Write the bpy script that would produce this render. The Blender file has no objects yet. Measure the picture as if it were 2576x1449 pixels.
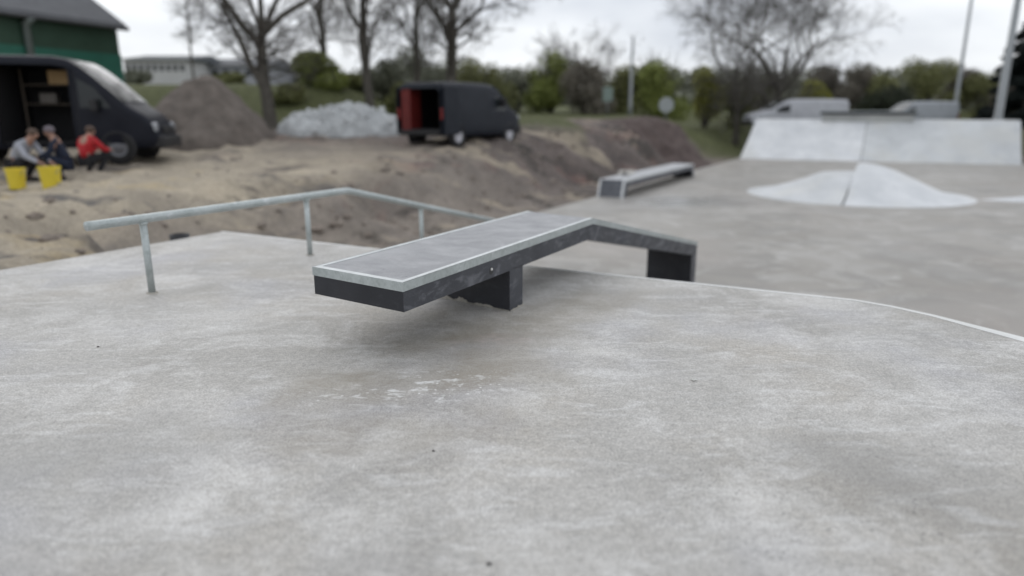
import bpy, bmesh, math, random
import numpy as np
from mathutils import Vector, Matrix, noise
R = math.radians
sc = bpy.context.scene
COL = sc.collection
# ---------------------------------------------------------------- camera, sky, sun
CAMH = 1.35
PITCH = math.atan(434.5/1717)
cam_d = bpy.data.cameras.new('camera')
cam = bpy.data.objects.new('camera', cam_d); COL.objects.link(cam)
cam.location = (0, 0, CAMH); cam.rotation_euler = (math.pi/2-PITCH, 0, 0)
cam_d.sensor_width = 36; cam_d.lens = 36*1717/2576
cam_d.clip_start = .05; cam_d.clip_end = 3000
cam_d.dof.use_dof = True; cam_d.dof.focus_distance = 3.75
cam_d.dof.aperture_fstop = 24/1000/.038
sc.camera = cam
SUN_EL, SUN_AZ = R(42), R(-22)
w = bpy.data.worlds.new('World'); sc.world = w; w.use_nodes = True
nt = w.node_tree; N = nt.nodes; LK = nt.links
N.clear()
out = N.new('ShaderNodeOutputWorld'); bg = N.new('ShaderNodeBackground'); sky = N.new('ShaderNodeTexSky')
sky.sky_type = 'NISHITA'; sky.sun_disc = False; sky.sun_elevation = SUN_EL; sky.sun_rotation = SUN_AZ
tc = N.new('ShaderNodeTexCoord'); mp = N.new('ShaderNodeMapping'); mp.inputs['Scale'].default_value = (1.1, 1.1, 3.2)
mp.inputs['Location'].default_value = (.35, .1, .2)
no = N.new('ShaderNodeTexNoise'); no.inputs['Scale'].default_value = 2.1; no.inputs['Detail'].default_value = 5; no.inputs['Roughness'].default_value = .5
cr = N.new('ShaderNodeValToRGB')
cr.color_ramp.elements[0].position = .36; cr.color_ramp.elements[0].color = (5.0, 5.25, 5.75, 1)
cr.color_ramp.elements[1].position = .62; cr.color_ramp.elements[1].color = (8.2, 8.35, 8.5, 1)
mx = N.new('ShaderNodeMix'); mx.data_type = 'RGBA'; mx.inputs[0].default_value = .93
LK.new(tc.outputs['Generated'], mp.inputs['Vector']); LK.new(mp.outputs[0], no.inputs['Vector']); LK.new(no.outputs['Fac'], cr.inputs['Fac'])
LK.new(sky.outputs[0], mx.inputs[6]); LK.new(cr.outputs[0], mx.inputs[7]); LK.new(mx.outputs[2], bg.inputs['Color'])
bg.inputs['Strength'].default_value = .1; LK.new(bg.outputs[0], out.inputs['Surface'])
sun_d = bpy.data.lights.new('sun', 'SUN'); sun_d.energy = .45; sun_d.angle = R(55); sun_d.color = (1, .97, .93)
sun = bpy.data.objects.new('sun', sun_d); COL.objects.link(sun)
sdir = Vector((math.sin(SUN_AZ)*math.cos(SUN_EL), math.cos(SUN_AZ)*math.cos(SUN_EL), math.sin(SUN_EL)))   # high in the cloud at the back left
sun.rotation_euler = sdir.to_track_quat('Z', 'Y').to_euler()
sc.view_settings.view_transform = 'Standard'; sc.view_settings.look = 'None'
sc.view_settings.exposure = .46; sc.view_settings.gamma = 1; sc.view_settings.use_curve_mapping = False
sc.cycles.use_denoising = True
sc.cycles.max_bounces = 6

# ---------------------------------------------------------------- coordinates
# park axes: L runs away along the long edges of the park, W runs to the right; origin is the far left corner of the raised deck
LV = Vector((.47959, .87749, 0)); WV = Vector((.87749, -.47959, 0)); C0 = Vector((-3.46, 8.076, 0))
def S(s, t, z=0): return C0+LV*s+WV*t+Vector((0, 0, z))
def ST(p):
    r = Vector((p[0], p[1], 0))-C0; return r.dot(LV), r.dot(WV)
def at(px, py, Y):           # the point seen at a place of the photograph, Y metres away
    u = (px-1288)/1717; v = (724.5-py)/1717
    d = Vector((u, math.cos(PITCH)+v*math.sin(PITCH), -math.sin(PITCH)+v*math.cos(PITCH)))
    return Vector((0, 0, CAMH))+d*(Y/d.y)
DROP = -1.0

# ---------------------------------------------------------------- mesh helpers
class MB:
    def __init__(s): s.v = []; s.f = []; s.m = []; s.mi = 0
    def add(s, vs, fs):
        b = len(s.v); s.v += [tuple(v) for v in vs]
        for f in fs: s.f.append([b+i for i in f]); s.m.append(s.mi)
    def box(s, c, d, M=None, taper=0):
        x, y, z = d[0]/2, d[1]/2, d[2]/2; k = 1-taper
        P = [(-x,-y,-z),(x,-y,-z),(x,y,-z),(-x,y,-z),(-x*k,-y*k,z),(x*k,-y*k,z),(x*k,y*k,z),(-x*k,y*k,z)]
        P = [Vector(p)+Vector(c) for p in P]
        if M: P = [M@p for p in P]
        s.add(P, [(3,2,1,0),(4,5,6,7),(0,1,5,4),(1,2,6,5),(2,3,7,6),(3,0,4,7)])
    def prism(s, ring, off, M=None):   # ring of 3-d points, extruded by off
        n = len(ring); A = [Vector(p) for p in ring]; B = [p+Vector(off) for p in A]; P = A+B
        if M: P = [M@p for p in P]
        s.add(P, [tuple(range(n-1,-1,-1)), tuple(range(n,2*n))]+[(i,(i+1)%n,(i+1)%n+n,i+n) for i in range(n)])
    def tube(s, pts, rad, n=10, cap=True, sx=1.0):
        pts = [Vector(p) for p in pts]
        if not hasattr(rad, '__len__'): rad = [rad]*len(pts)
        prev = None; rings = []
        for i, p in enumerate(pts):
            if i == 0: d = pts[1]-p
            elif i == len(pts)-1: d = p-pts[-2]
            else: d = (p-pts[i-1]).normalized()+(pts[i+1]-p).normalized()
            d.normalize()
            if prev is None:
                a = Vector((0,0,1)) if abs(d.z) < .9 else Vector((1,0,0))
                u = d.cross(a).normalized()
            else:
                u = (prev-d*prev.dot(d)).normalized()
            prev = u; q = d.cross(u)
            rings.append([p+u*math.cos(2*math.pi*k/n)*rad[i]+q*math.sin(2*math.pi*k/n)*rad[i]*sx for k in range(n)])
        V = [x for r in rings for x in r]; F = []
        for i in range(len(pts)-1):
            for k in range(n):
                a = i*n+k; b = i*n+(k+1)%n; F.append((a, b, b+n, a+n))
        if cap:
            F.append(tuple(range(n-1,-1,-1))); F.append(tuple((len(pts)-1)*n+k for k in range(n)))
        s.add(V, F)
    def lathe(s, prof, c=(0,0,0), n=24, M=None):
        V = []; F = []
        for r, z in prof:
            for k in range(n):
                a = 2*math.pi*k/n; V.append(Vector((c[0]+r*math.cos(a), c[1]+r*math.sin(a), c[2]+z)))
        for i in range(len(prof)-1):
            for k in range(n):
                a = i*n+k; b = i*n+(k+1)%n; F.append((a, b, b+n, a+n))
        if prof[0][0] > 1e-6: F.append(tuple(range(n-1,-1,-1)))
        if prof[-1][0] > 1e-6: F.append(tuple((len(prof)-1)*n+k for k in range(n)))
        if M: V = [M@v for v in V]
        s.add(V, F)
    def ball(s, c, r, n=10, m=7, jit=0, seed=0):
        rnd = random.Random(seed); V = []; F = []
        for i in range(m+1):
            for k in range(n):
                a = math.pi*i/m; b = 2*math.pi*k/n; q = 1+rnd.uniform(-jit, jit)
                V.append((c[0]+r[0]*q*math.sin(a)*math.cos(b), c[1]+r[1]*q*math.sin(a)*math.sin(b), c[2]+r[2]*q*math.cos(a)))
        for i in range(m):
            for k in range(n):
                a = i*n+k; b = i*n+(k+1)%n; F.append((b, a, a+n, b+n))
        s.add(V, F)
    def build(s, name, mat, parent=None, smooth=False, bevel=0, loc=None):
        me = bpy.data.meshes.new(name); org = Vector((0,0,0))
        vs = s.v
        if parent is not None: org = parent_world(parent)
        if loc is not None:
            o_l = Vector(loc)-org if parent is not None else Vector(loc)
            base = Vector(loc)
        else:
            o_l = Vector((0,0,0)); base = org
        vs = [(v[0]-base.x, v[1]-base.y, v[2]-base.z) for v in vs]
        me.from_pydata(vs, [], s.f); 
        mats = mat if isinstance(mat, (list, tuple)) else [mat]
        for mm in mats: me.materials.append(mm)
        if len(mats) > 1: me.polygons.foreach_set('material_index', s.m)
        me.update()
        bm = bmesh.new(); bm.from_mesh(me); bmesh.ops.remove_doubles(bm, verts=bm.verts, dist=1e-5)
        if len(bm.faces) < 60000: bmesh.ops.recalc_face_normals(bm, faces=bm.faces)
        bm.to_mesh(me); bm.free()
        if smooth: me.polygons.foreach_set('use_smooth', [True]*len(me.polygons))
        o = bpy.data.objects.new(name, me); COL.objects.link(o)
        o.location = o_l
        if parent is not None: o.parent = parent
        if bevel:
            b = o.modifiers.new('bevel', 'BEVEL'); b.width = bevel; b.segments = 2; b.limit_method = 'ANGLE'; b.angle_limit = R(35)
        return o
def parent_world(p):
    q = Vector(p.location)
    while p.parent: p = p.parent; q = q+Vector(p.location)
    return q
def empty(name, loc, label=None, cat=None, group=None):
    o = bpy.data.objects.new(name, None); COL.objects.link(o); o.location = loc; o.empty_display_size = .1
    return tag(o, label, cat, group)
def tag(o, label=None, cat=None, group=None, kind=None):
    if label: o['label'] = label
    if cat: o['category'] = cat
    if group: o['group'] = group
    if kind: o['kind'] = kind
    return o

# ---------------------------------------------------------------- materials
class NT:
    def __init__(s, name):
        s.m = bpy.data.materials.new(name); s.m.use_nodes = True; s.t = s.m.node_tree
        s.b = s.t.nodes['Principled BSDF']; s.tc = s.t.nodes.new('ShaderNodeTexCoord')
    def n(s, k): return s.t.nodes.new(k)
    def l(s, a, b): s.t.links.new(a, b)
    def noise(s, scale, detail=4, rough=.55, vec=None, dist=0, stretch=None, loc=None):
        q = s.n('ShaderNodeTexNoise'); q.inputs['Scale'].default_value = scale; q.inputs['Detail'].default_value = detail
        q.inputs['Roughness'].default_value = rough; q.inputs['Distortion'].default_value = dist
        v = vec or s.tc.outputs['Object']
        if stretch or loc:
            mp = s.n('ShaderNodeMapping'); mp.inputs['Scale'].default_value = stretch or (1,1,1)
            mp.inputs['Location'].default_value = loc or (0,0,0)
            s.l(v, mp.inputs['Vector']); v = mp.outputs[0]
        s.l(v, q.inputs['Vector']); return q.outputs['Fac']
    def ramp(s, fac, a, b, ca=(0,0,0,1), cb=(1,1,1,1)):
        r = s.n('ShaderNodeValToRGB'); e = r.color_ramp.elements
        e[0].position = a; e[1].position = b; e[0].color = ca; e[1].color = cb
        s.l(fac, r.inputs['Fac']); return r.outputs['Color']
    def mix(s, fac, a, b, blend='MIX'):
        m = s.n('ShaderNodeMix'); m.data_type = 'RGBA'; m.blend_type = blend
        for i, x in ((0, fac), (6, a), (7, b)):
            if isinstance(x, (int, float)): m.inputs[i].default_value = x
            elif isinstance(x, tuple): m.inputs[i].default_value = x if len(x) == 4 else (*x, 1)
            else: s.l(x, m.inputs[i])
        return m.outputs[2]
    def math(s, op, a, b=None, clamp=False):
        m = s.n('ShaderNodeMath'); m.operation = op; m.use_clamp = clamp
        for i, x in ((0, a), (1, b)):
            if x is None: continue
            if isinstance(x, (int, float)): m.inputs[i].default_value = x
            else: s.l(x, m.inputs[i])
        return m.outputs[0]
    def bump(s, h, strength, dist=.01, prev=None):
        b = s.n('ShaderNodeBump'); b.inputs['Strength'].default_value = strength; b.inputs['Distance'].default_value = dist
        s.l(h, b.inputs['Height'])
        if prev: s.l(prev, b.inputs['Normal'])
        return b.outputs[0]
    def blob(s, c, r, rot=0, soft=.5, wob=.5, seed=0):   # irregular patch mask round a place on a surface (object space)
        nz = s.n('ShaderNodeTexNoise'); nz.inputs['Scale'].default_value = 1.6/max(r); nz.inputs['Detail'].default_value = 5
        mp0 = s.n('ShaderNodeMapping'); mp0.inputs['Location'].default_value = (seed*3.1, seed*1.7, 0); s.l(s.tc.outputs['Object'], mp0.inputs['Vector']); s.l(mp0.outputs[0], nz.inputs['Vector'])
        sb = s.n('ShaderNodeVectorMath'); sb.operation = 'SUBTRACT'; sb.inputs[1].default_value = (.5,.5,.5); s.l(nz.outputs['Color'], sb.inputs[0])
        scl = s.n('ShaderNodeVectorMath'); scl.operation = 'SCALE'; scl.inputs['Scale'].default_value = wob*max(r)*1.6; s.l(sb.outputs[0], scl.inputs[0])
        ad = s.n('ShaderNodeVectorMath'); s.l(s.tc.outputs['Object'], ad.inputs[0]); s.l(scl.outputs[0], ad.inputs[1])
        mp = s.n('ShaderNodeMapping'); mp.vector_type = 'TEXTURE'
        mp.inputs['Location'].default_value = (*c, 0); mp.inputs['Rotation'].default_value = (0,0,rot); mp.inputs['Scale'].default_value = (r[0], r[1], 1000)
        s.l(ad.outputs[0], mp.inputs['Vector'])
        ln = s.n('ShaderNodeVectorMath'); ln.operation = 'LENGTH'; s.l(mp.outputs[0], ln.inputs[0])
        mr = s.n('ShaderNodeMapRange'); mr.interpolation_type = 'SMOOTHSTEP'; mr.inputs['From Min'].default_value = 1+soft*.5; mr.inputs['From Max'].default_value = 1-soft
        s.l(ln.outputs['Value'], mr.inputs['Value']); return mr.outputs[0]
    def done(s, col=None, rough=None, metal=None, normal=None, spec=None):
        for k, x in (('Base Color', col), ('Roughness', rough), ('Metallic', metal), ('Normal', normal), ('Specular IOR Level', spec)):
            if x is None: continue
            if isinstance(x, (int, float)): s.b.inputs[k].default_value = x
            elif isinstance(x, tuple): s.b.inputs[k].default_value = (*x[:3], 1)
            else: s.l(x, s.b.inputs[k])
        return s.m
def plain(name, col, rough=.6, metal=0, var=.12, scale=6, spec=.5, bump=0):
    k = NT(name); n = k.noise(scale, 5, .6)
    a = tuple(c*(1-var) for c in col); b = tuple(min(1, c*(1+var)) for c in col)
    c = k.ramp(n, .3, .7, (*a, 1), (*b, 1))
    nm = k.bump(k.noise(scale*8, 3), bump, .01) if bump else None
    return k.done(c, rough, metal, nm, spec)

def mat_deck():
    k = NT('deck_concrete')
    c = k.ramp(k.noise(.8, 6, .6), .32, .7, (.395,.383,.362,1), (.54,.525,.50,1))
    c = k.mix(k.ramp(k.noise(.55, 5, .6, loc=(7,3,0)), .48, .72), c, (.40,.365,.315))          # faint brown areas
    c = k.mix(k.ramp(k.noise(.65, 4, .6, loc=(1,9,0)), .5, .75), c, (.42,.42,.445))         # faint bluish areas
    big = k.noise(.75, 5, .55, dist=.4, loc=(11,5,0))
    c = k.mix(k.math('MULTIPLY', k.ramp(big, .5, .62), .55), c, (.33,.318,.295))
    lay = k.noise(1.5, 10, .7, dist=.5)
    c = k.mix(k.math('MULTIPLY', k.ramp(lay, .5, .66), .75), c, (.66,.65,.63))               # pale bloom
    c = k.mix(k.math('MULTIPLY', k.ramp(k.noise(2.2, 9, .7, loc=(4,4,0)), .5, .7), .5), c, (.33,.32,.30))
    # float marks, elongated
    c = k.mix(k.math('MULTIPLY', k.ramp(k.noise(5, 7, .65, stretch=(.55,1.6,1), dist=.8, loc=(2,0,0)), .52, .66), .5), c, (.66,.655,.645))
    # mottled fine grain
    fg = k.noise(30, 7, .85); c = k.mix(.62, c, k.ramp(fg, .36, .64, (.30,.30,.30,1), (.68,.68,.68,1)), 'OVERLAY')
    vg = k.noise(120, 3, .8); c = k.mix(.62, c, k.ramp(vg, .36, .64, (.28,.28,.28,1), (.70,.70,.70,1)), 'OVERLAY')
    # damp brown stain under the bench and running towards the viewer
    st1 = k.blob((-.12, 4.2), (.85, .36), R(33), .9, .6, 1)
    st2 = k.blob((-.45, 3.40), (.85, .42), R(24), .8, .95, 2)
    st3 = k.blob((-.45, 2.75), (.55, .22), R(10), 1.1, .8, 3)
    st4 = k.blob((.50, 4.85), (.70, .32), R(35), .8, .8, 5)
    st5 = k.blob((1.45, 2.35), (.5, .3), R(-35), 1.1, .7, 7)
    st6 = k.blob((-1.9, 2.5), (.8, .3), R(15), 1.2, .8, 8)
    m = k.math('MAXIMUM', k.math('MAXIMUM', k.math('MULTIPLY', st1, .8), k.math('MULTIPLY', st2, .85)), k.math('MAXIMUM', k.math('MULTIPLY', st3, .6), k.math('MULTIPLY', st4, .6)))
    m = k.math('MULTIPLY', m, k.ramp(lay, .38, .62, (1,1,1,1), (.55,.55,.55,1)))
    c = k.mix(k.math('MULTIPLY', m, .95), c, (.275,.243,.192))
    m2 = k.math('MULTIPLY', k.math('MAXIMUM', st5, st6), .4); c = k.mix(m2, c, (.27,.268,.262))
    # pinkish scrape beside the leg
    c = k.mix(k.math('MULTIPLY', k.math('MULTIPLY', k.blob((-.12, 4.0), (.36,.1), R(25), 1, .9, 4), k.ramp(k.noise(14, 7, .7), .42, .62)), .6), c, (.47,.40,.37))
    # white lime splashes
    wz = k.blob((-.5, 3.22), (.75,.22), R(8), .8, .5, 6)
    sp = k.ramp(k.noise(11, 8, .75, stretch=(.7,1.4,1), dist=.2), .54, .60)
    c = k.mix(k.math('MULTIPLY', k.math('MULTIPLY', wz, sp), .8), c, (.74,.74,.73))
    vo = k.n('ShaderNodeTexVoronoi'); vo.inputs['Scale'].default_value = 24; k.l(k.tc.outputs['Object'], vo.inputs['Vector'])
    dots = k.math('MULTIPLY', k.ramp(vo.outputs['Distance'], .12, .2, (1,1,1,1), (0,0,0,1)), k.ramp(k.noise(2.2, 3, loc=(3,3,3)), .5, .6))
    c = k.mix(k.math('MULTIPLY', k.math('MULTIPLY', dots, wz), .9), c, (.8,.8,.79))
    # small dark pits, strongest to the right of the foreground
    v2 = k.n('ShaderNodeTexVoronoi'); v2.inputs['Scale'].default_value = 42; k.l(k.tc.outputs['Object'], v2.inputs['Vector'])
    pit = k.ramp(v2.outputs['Distance'], .14, .24, (1,1,1,1), (0,0,0,1))
    reg = k.math('MAXIMUM', k.blob((1.15, 2.15), (.95,.6), R(-20), .9, .7, 9), k.math('MULTIPLY', k.ramp(k.noise(1.1, 3, loc=(9,1,0)), .52, .64), .35))
    hue = k.ramp(k.n_hash(v2) if False else k.noise(9, 2, loc=(5,5,0)), .45, .6)
    pm = k.math('MULTIPLY', k.math('MULTIPLY', pit, reg), hue)
    c = k.mix(pm, c, (.13,.13,.13))
    c = k.mix(k.math('MULTIPLY', k.blob((-.62, 5.05), (.5,.2), R(10), 1, .7, 12), .35), c, (.31,.305,.31))
    # scratches and trowel arcs
    sw = k.noise(1.2, 4, .5, dist=2.2, stretch=(1,2.4,1), loc=(6,2,0))
    arc = k.ramp(k.math('ABSOLUTE', k.math('SUBTRACT', sw, .5)), .0, .012, (1,1,1,1), (0,0,0,1))
    c = k.mix(k.math('MULTIPLY', arc, .16), c, (.25,.25,.25))
    ro = k.ramp(k.noise(1.4, 5, .6), .3, .7, (.46,.46,.46,1), (.66,.66,.66,1))
    nb = k.bump(k.noise(1.0, 3, .5), .25, .05)
    nb = k.bump(fg, .25, .006, nb); nb = k.bump(vg, .3, .003, nb)
    return k.done(c, ro, 0, nb, .4)
def mat_floor():
    k = NT('floor_concrete')
    c = k.ramp(k.noise(.35, 5, .6), .3, .7, (.275,.258,.232,1), (.345,.326,.298,1))
    tr = k.noise(.75, 5, .55, dist=1.8, loc=(3,0,0))
    c = k.mix(k.math('MULTIPLY', k.ramp(tr, .5, .57), .55), c, (.41,.398,.378))
    c = k.mix(k.math('MULTIPLY', k.ramp(k.noise(.6, 5, .6, dist=1.2, loc=(9,4,0)), .5, .57), .6), c, (.25,.238,.22))
    c = k.mix(k.math('MULTIPLY', k.ramp(k.noise(.28, 3, .5, loc=(1,7,0)), .5, .7), .5), c, (.37,.33,.298))
    c = k.mix(k.math('MULTIPLY', k.ramp(k.noise(1.1, 6, .65, dist=1.4, loc=(0,5,0)), .57, .68), .4), c, (.58,.57,.55))
    c = k.mix(k.math('MULTIPLY', k.blob((5.6, 13.3), (2.0,.22), R(40), .7, .6, 3), .35), c, (.26,.24,.21))
    wet = k.blob((4.6, 19.0), (2.6, 1.5), R(10), 1, .8, 4)
    c = k.mix(k.math('MULTIPLY', wet, .35), c, (.27,.275,.28))
    fg = k.noise(26, 5, .8); c = k.mix(.22, c, k.ramp(fg, .35, .65, (.33,.33,.33,1), (.64,.64,.64,1)), 'OVERLAY')
    ro = k.mix(wet, k.ramp(k.noise(.8, 4), .3, .7, (.42,.42,.42,1), (.6,.6,.6,1)), (.2,.2,.2))
    nb = k.bump(k.noise(.7, 4, .5), .2, .04); nb = k.bump(fg, .2, .005, nb)
    return k.done(c, ro, 0, nb, .45)
def mat_white(name='pale_concrete', a=(.55,.57,.59), b=(.72,.735,.75)):
    k = NT(name)
    c = k.ramp(k.noise(.9, 6, .62), .32, .68, (*a, 1), (*b, 1))
    c = k.mix(k.math('MULTIPLY', k.ramp(k.noise(2.6, 6, .7, loc=(4,1,2)), .52, .7), .6), c, tuple(x*.87 for x in a))
    c = k.mix(k.math('MULTIPLY', k.ramp(k.noise(.5, 4, .6, loc=(2,8,2)), .5, .65), .45), c, (.60,.60,.57))
    c = k.mix(k.math('MULTIPLY', k.ramp(k.noise(3.4, 6, .7, loc=(2,2,2), stretch=(.6,1.4,1)), .66, .72), .4), c, (.42,.43,.44))
    fg = k.noise(30, 5, .8); c = k.mix(.2, c, k.ramp(fg, .35, .65, (.38,.38,.38,1), (.6,.6,.6,1)), 'OVERLAY')
    return k.done(c, .62, 0, k.bump(k.noise(4, 5), .2, .02), .35)
def mat_dark(name, a, b, dust, amt, lo=.5, hi=.72):
    k = NT(name)
    c = k.ramp(k.noise(3, 7, .65), .3, .7, (*a, 1), (*b, 1))
    sw = k.noise(2.6, 7, .6, dist=2.0, stretch=(1,1,2.2), loc=(1,2,3))
    c = k.mix(k.math('MULTIPLY', k.ramp(sw, lo, hi), amt), c, dust)
    sc2 = k.noise(9, 8, .72, dist=1.3, stretch=(1,1,2.6), loc=(3,5,1))
    c = k.mix(k.math('MULTIPLY', k.ramp(sc2, .56, .66), amt*.55), c, dust)
    fine = k.noise(80, 4, .8); c = k.mix(.25, c, k.ramp(fine, .35, .65, (.35,.35,.35,1), (.65,.65,.65,1)), 'OVERLAY')
    vo = k.n('ShaderNodeTexVoronoi'); vo.inputs['Scale'].default_value = 16; k.l(k.tc.outputs['Object'], vo.inputs['Vector'])
    c = k.mix(k.math('MULTIPLY', k.ramp(vo.outputs['Distance'], .05, .1, (1,1,1,1), (0,0,0,1)), .5), c, (.02,.02,.025))
    return k.done(c, k.ramp(k.noise(4, 4), .3, .7, (.42,.42,.42,1), (.6,.6,.6,1)), 0, k.bump(fine, .15, .004), .45)
def mat_galv():
    k = NT('galvanised_steel')
    vo = k.n('ShaderNodeTexVoronoi'); vo.inputs['Scale'].default_value = 60; k.l(k.tc.outputs['Object'], vo.inputs['Vector'])
    hs = k.n('ShaderNodeHueSaturation'); hs.inputs['Saturation'].default_value = 0; k.l(vo.outputs['Color'], hs.inputs['Color'])
    c = k.mix(.18, k.ramp(k.noise(5, 6, .65), .3, .7, (.36,.40,.395,1), (.50,.54,.54,1)), hs.outputs[0], 'SOFT_LIGHT')
    c = k.mix(k.math('MULTIPLY', k.ramp(k.noise(14, 6, .7, loc=(2,2,2)), .55, .68), .5), c, (.30,.34,.33))
    c = k.mix(k.math('MULTIPLY', k.ramp(k.noise(9, 6, .7, loc=(7,2,2)), .58, .7), .6), c, (.72,.75,.77))
    return k.done(c, k.ramp(k.noise(10, 5), .3, .7, (.38,.38,.38,1), (.6,.6,.6,1)), .45, k.bump(k.noise(30, 5), .2, .003), .5)

M = {}
M['deck'] = mat_deck(); M['floor'] = mat_floor(); M['pale'] = mat_white()
M['edge'] = mat_white('edge_concrete', (.72,.73,.72), (.84,.84,.83))
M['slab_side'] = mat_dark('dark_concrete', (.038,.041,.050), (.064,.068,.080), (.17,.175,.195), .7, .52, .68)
M['slab_end'] = mat_dark('black_and_shaded_concrete', (.013,.014,.019), (.026,.028,.035), (.12,.125,.14), .25, .6, .8)  # bench ends, leg fronts, ledge recess: shade put into the colour; cap truly dark
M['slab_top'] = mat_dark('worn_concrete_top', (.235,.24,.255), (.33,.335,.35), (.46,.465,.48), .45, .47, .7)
M['ledge_side'] = mat_dark('ledge_concrete', (.07,.076,.09), (.11,.117,.134), (.24,.245,.26), .6)
M['ledge_top'] = mat_dark('ledge_top_concrete', (.36,.37,.39), (.46,.47,.49), (.55,.56,.57), .5)
M['galv'] = mat_galv()
M['bright_steel'] = plain('bright_steel', (.66,.68,.69), .45, .25, .1, 9)
M['worn_skylit_steel'] = plain('worn_skylit_bright_steel', (.62,.65,.655), .42, .3, .12, 8)  # top strips: sky reflection put into a brighter colour, along with wear
M['joint'] = plain('joint_filler', (.05,.05,.05), .9)
M['mortar'] = plain('mortar', (.36,.34,.30), .85, 0, .2, 12, .3, .3)
M['white_plastic'] = plain('white_plastic', (.75,.75,.73), .5)
M['stone_dark'] = plain('dark_stone', (.06,.058,.055), .85, 0, .4, 60, .3, .3)
M['stone_pale'] = plain('pale_stone', (.6,.6,.57), .8, 0, .15, 40)

# ---------------------------------------------------------------- terrain
def sm(x, a, b):
    if a == b: return 0. if x < a else 1.
    q = min(1, max(0, (x-a)/(b-a))); return q*q*(3-2*q)
PARK_T0, PARK_S1 = -.68, 39.4
def hash_n(x, y, f, o=0): return noise.noise(Vector((x*f, y*f, o)))
def plateau(X, Y):
    d = math.hypot(X*.6, Y) if Y > 0 else abs(Y)
    z = float(np.interp(Y, [-50, 10, 13, 17, 23, 30, 40, 60, 120, 400], [-.1, -.06, 0, .02, .5, .88, 1.15, 1.7, 3.0, 4.0]))
    berm = sm(X, -5, -11)*sm(Y, 33, 41)*(1-sm(Y, 60, 80)); z += berm*1.9
    z = z*(1-sm(X, 8, 13)*(1-sm(Y, 56, 66))*sm(Y, 38, 41))+.42*sm(X, 8, 13)*(1-sm(Y, 56, 66))*sm(Y, 38, 41)
    return z
def ground_z(X, Y):
    s, t = ST((X, Y)); zp = plateau(X, Y)
    if s > 20 or t > 6: zp = zp if t < 6 else zp*1
    nz = hash_n(X, Y, .9)*.10+hash_n(X, Y, .35, 3)*.12+hash_n(X, Y, 2.6, 5)*.045
    edge = 0 if s < 0 else PARK_T0
    # left of the park
    d = edge-t
    dep = sm(s, -3.2, 1.5)
    pitz = -.10*(1-dep)+(-1.05)*dep
    lip0 = 2.2+1.3*hash_n(X, Y, .18, 9)+.5*hash_n(X, Y, .6, 11); lip1 = lip0+2.6
    k = sm(d, lip0-1.0, lip1)
    z = pitz*(1-k)+zp*k
    # rubble and humps on the cut face
    rg = (1-abs(hash_n(X, Y, .55, 14)*2))*.5+(1-abs(hash_n(X, Y, 1.7, 17)*2))*.22
    z += nz*(2.2*dep*k*(1-k)*2+.6*(1-sm(Y, 30, 60)))+rg*.75*k*(1-k)*4*(.35+.65*dep)-.22*k*(1-k)*4+(abs(hash_n(X, Y, 1.3, 31))-.2)*.22*(1-sm(Y, 26, 40))*sm(d, .4, 2)
    if d < .45: z = min(z, (-.10 if s < -.6 else -1.08)) if d > 0 else z
    # inside the park: below the slabs
    if t > edge-.02:
        zr = plateau(X, Y)
        if s > PARK_S1+2.2: z = zr*sm(s, PARK_S1+1.6, PARK_S1+5)-1.6*(1-sm(s, PARK_S1+1.6, PARK_S1+5))
        elif t > 26: z = -1.6+(zr+1.6)*sm(t, 26, 30)
        else: z = -1.6
        if s > 30 and t > 13.2: z = -1.6+(1.1+1.6)*sm(t, 13.2, 15.5)
    return z
def cover(X, Y):
    s, t = ST((X, Y)); edge = 0 if s < 0 else PARK_T0; d = edge-t
    g = sm(Y+3*hash_n(X, Y, .15, 20), 27, 33)
    if X > 3 and Y > 26: g = max(g, 0)*sm(Y+3*hash_n(X, Y, .2, 4), 36, 44)
    g = max(g, sm(X, -14, -24)*sm(Y, 20, 30)*.8)
    sand = (1-sm(s, 4, 15))*(1-g)
    sand *= sm(d, -.5, 1.6) if s > -1 else 1
    sand = max(sand*(1-.85*sm(s, -1.5, 2)*(1-sm(d, 2.2, 4.2))), 0)
    dark = sm(s, 9, 18)*(1-g)
    return g, sand, dark
def axis_pts(lo, hi, f0, f1, fine, grow):
    xs = list(np.arange(f0, f1+1e-6, fine)); x, st = f1, fine
    while x < hi: st *= grow; x += st; xs.append(x)
    x, st = f0, fine
    while x > lo: st *= grow; x -= st; xs.insert(0, x)
    return xs
xs = axis_pts(-700, 700, -18, 14, .22, 1.16); ys = axis_pts(-300, 900, -6, 36, .22, 1.13)
V = []; CV = []
for y in ys:
    for x in xs:
        V.append((x, y, ground_z(x, y))); CV.append(cover(x, y))
nx = len(xs); F = [(j*nx+i, j*nx+i+1, (j+1)*nx+i+1, (j+1)*nx+i) for j in range(len(ys)-1) for i in range(nx-1)]
me = bpy.data.meshes.new('ground'); me.from_pydata(V, [], F)
ca = me.color_attributes.new('cover', 'FLOAT_COLOR', 'POINT'); ca.data.foreach_set('color', [q for c in CV for q in (*c, 1)])
me.polygons.foreach_set('use_smooth', [True]*len(F))
k = NT('earth'); at_n = k.n('ShaderNodeVertexColor'); at_n.layer_name = 'cover'
sp = k.n('ShaderNodeSeparateColor'); k.l(at_n.outputs['Color'], sp.inputs[0])
base = k.ramp(k.noise(.8, 8, .65), .32, .68, (.15,.132,.118,1), (.30,.262,.23,1))
dk = k.ramp(k.noise(.7, 8, .65, loc=(5,0,0)), .35, .66, (.11,.094,.088,1), (.21,.176,.16,1))
sand = k.ramp(k.noise(.55, 7, .6, loc=(2,2,0)), .35, .65, (.33,.29,.235,1), (.54,.47,.365,1))
sand = k.mix(k.ramp(k.noise(.5, 5, .6, loc=(8,2,0)), .58, .70), sand, (.50,.40,.24))
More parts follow.
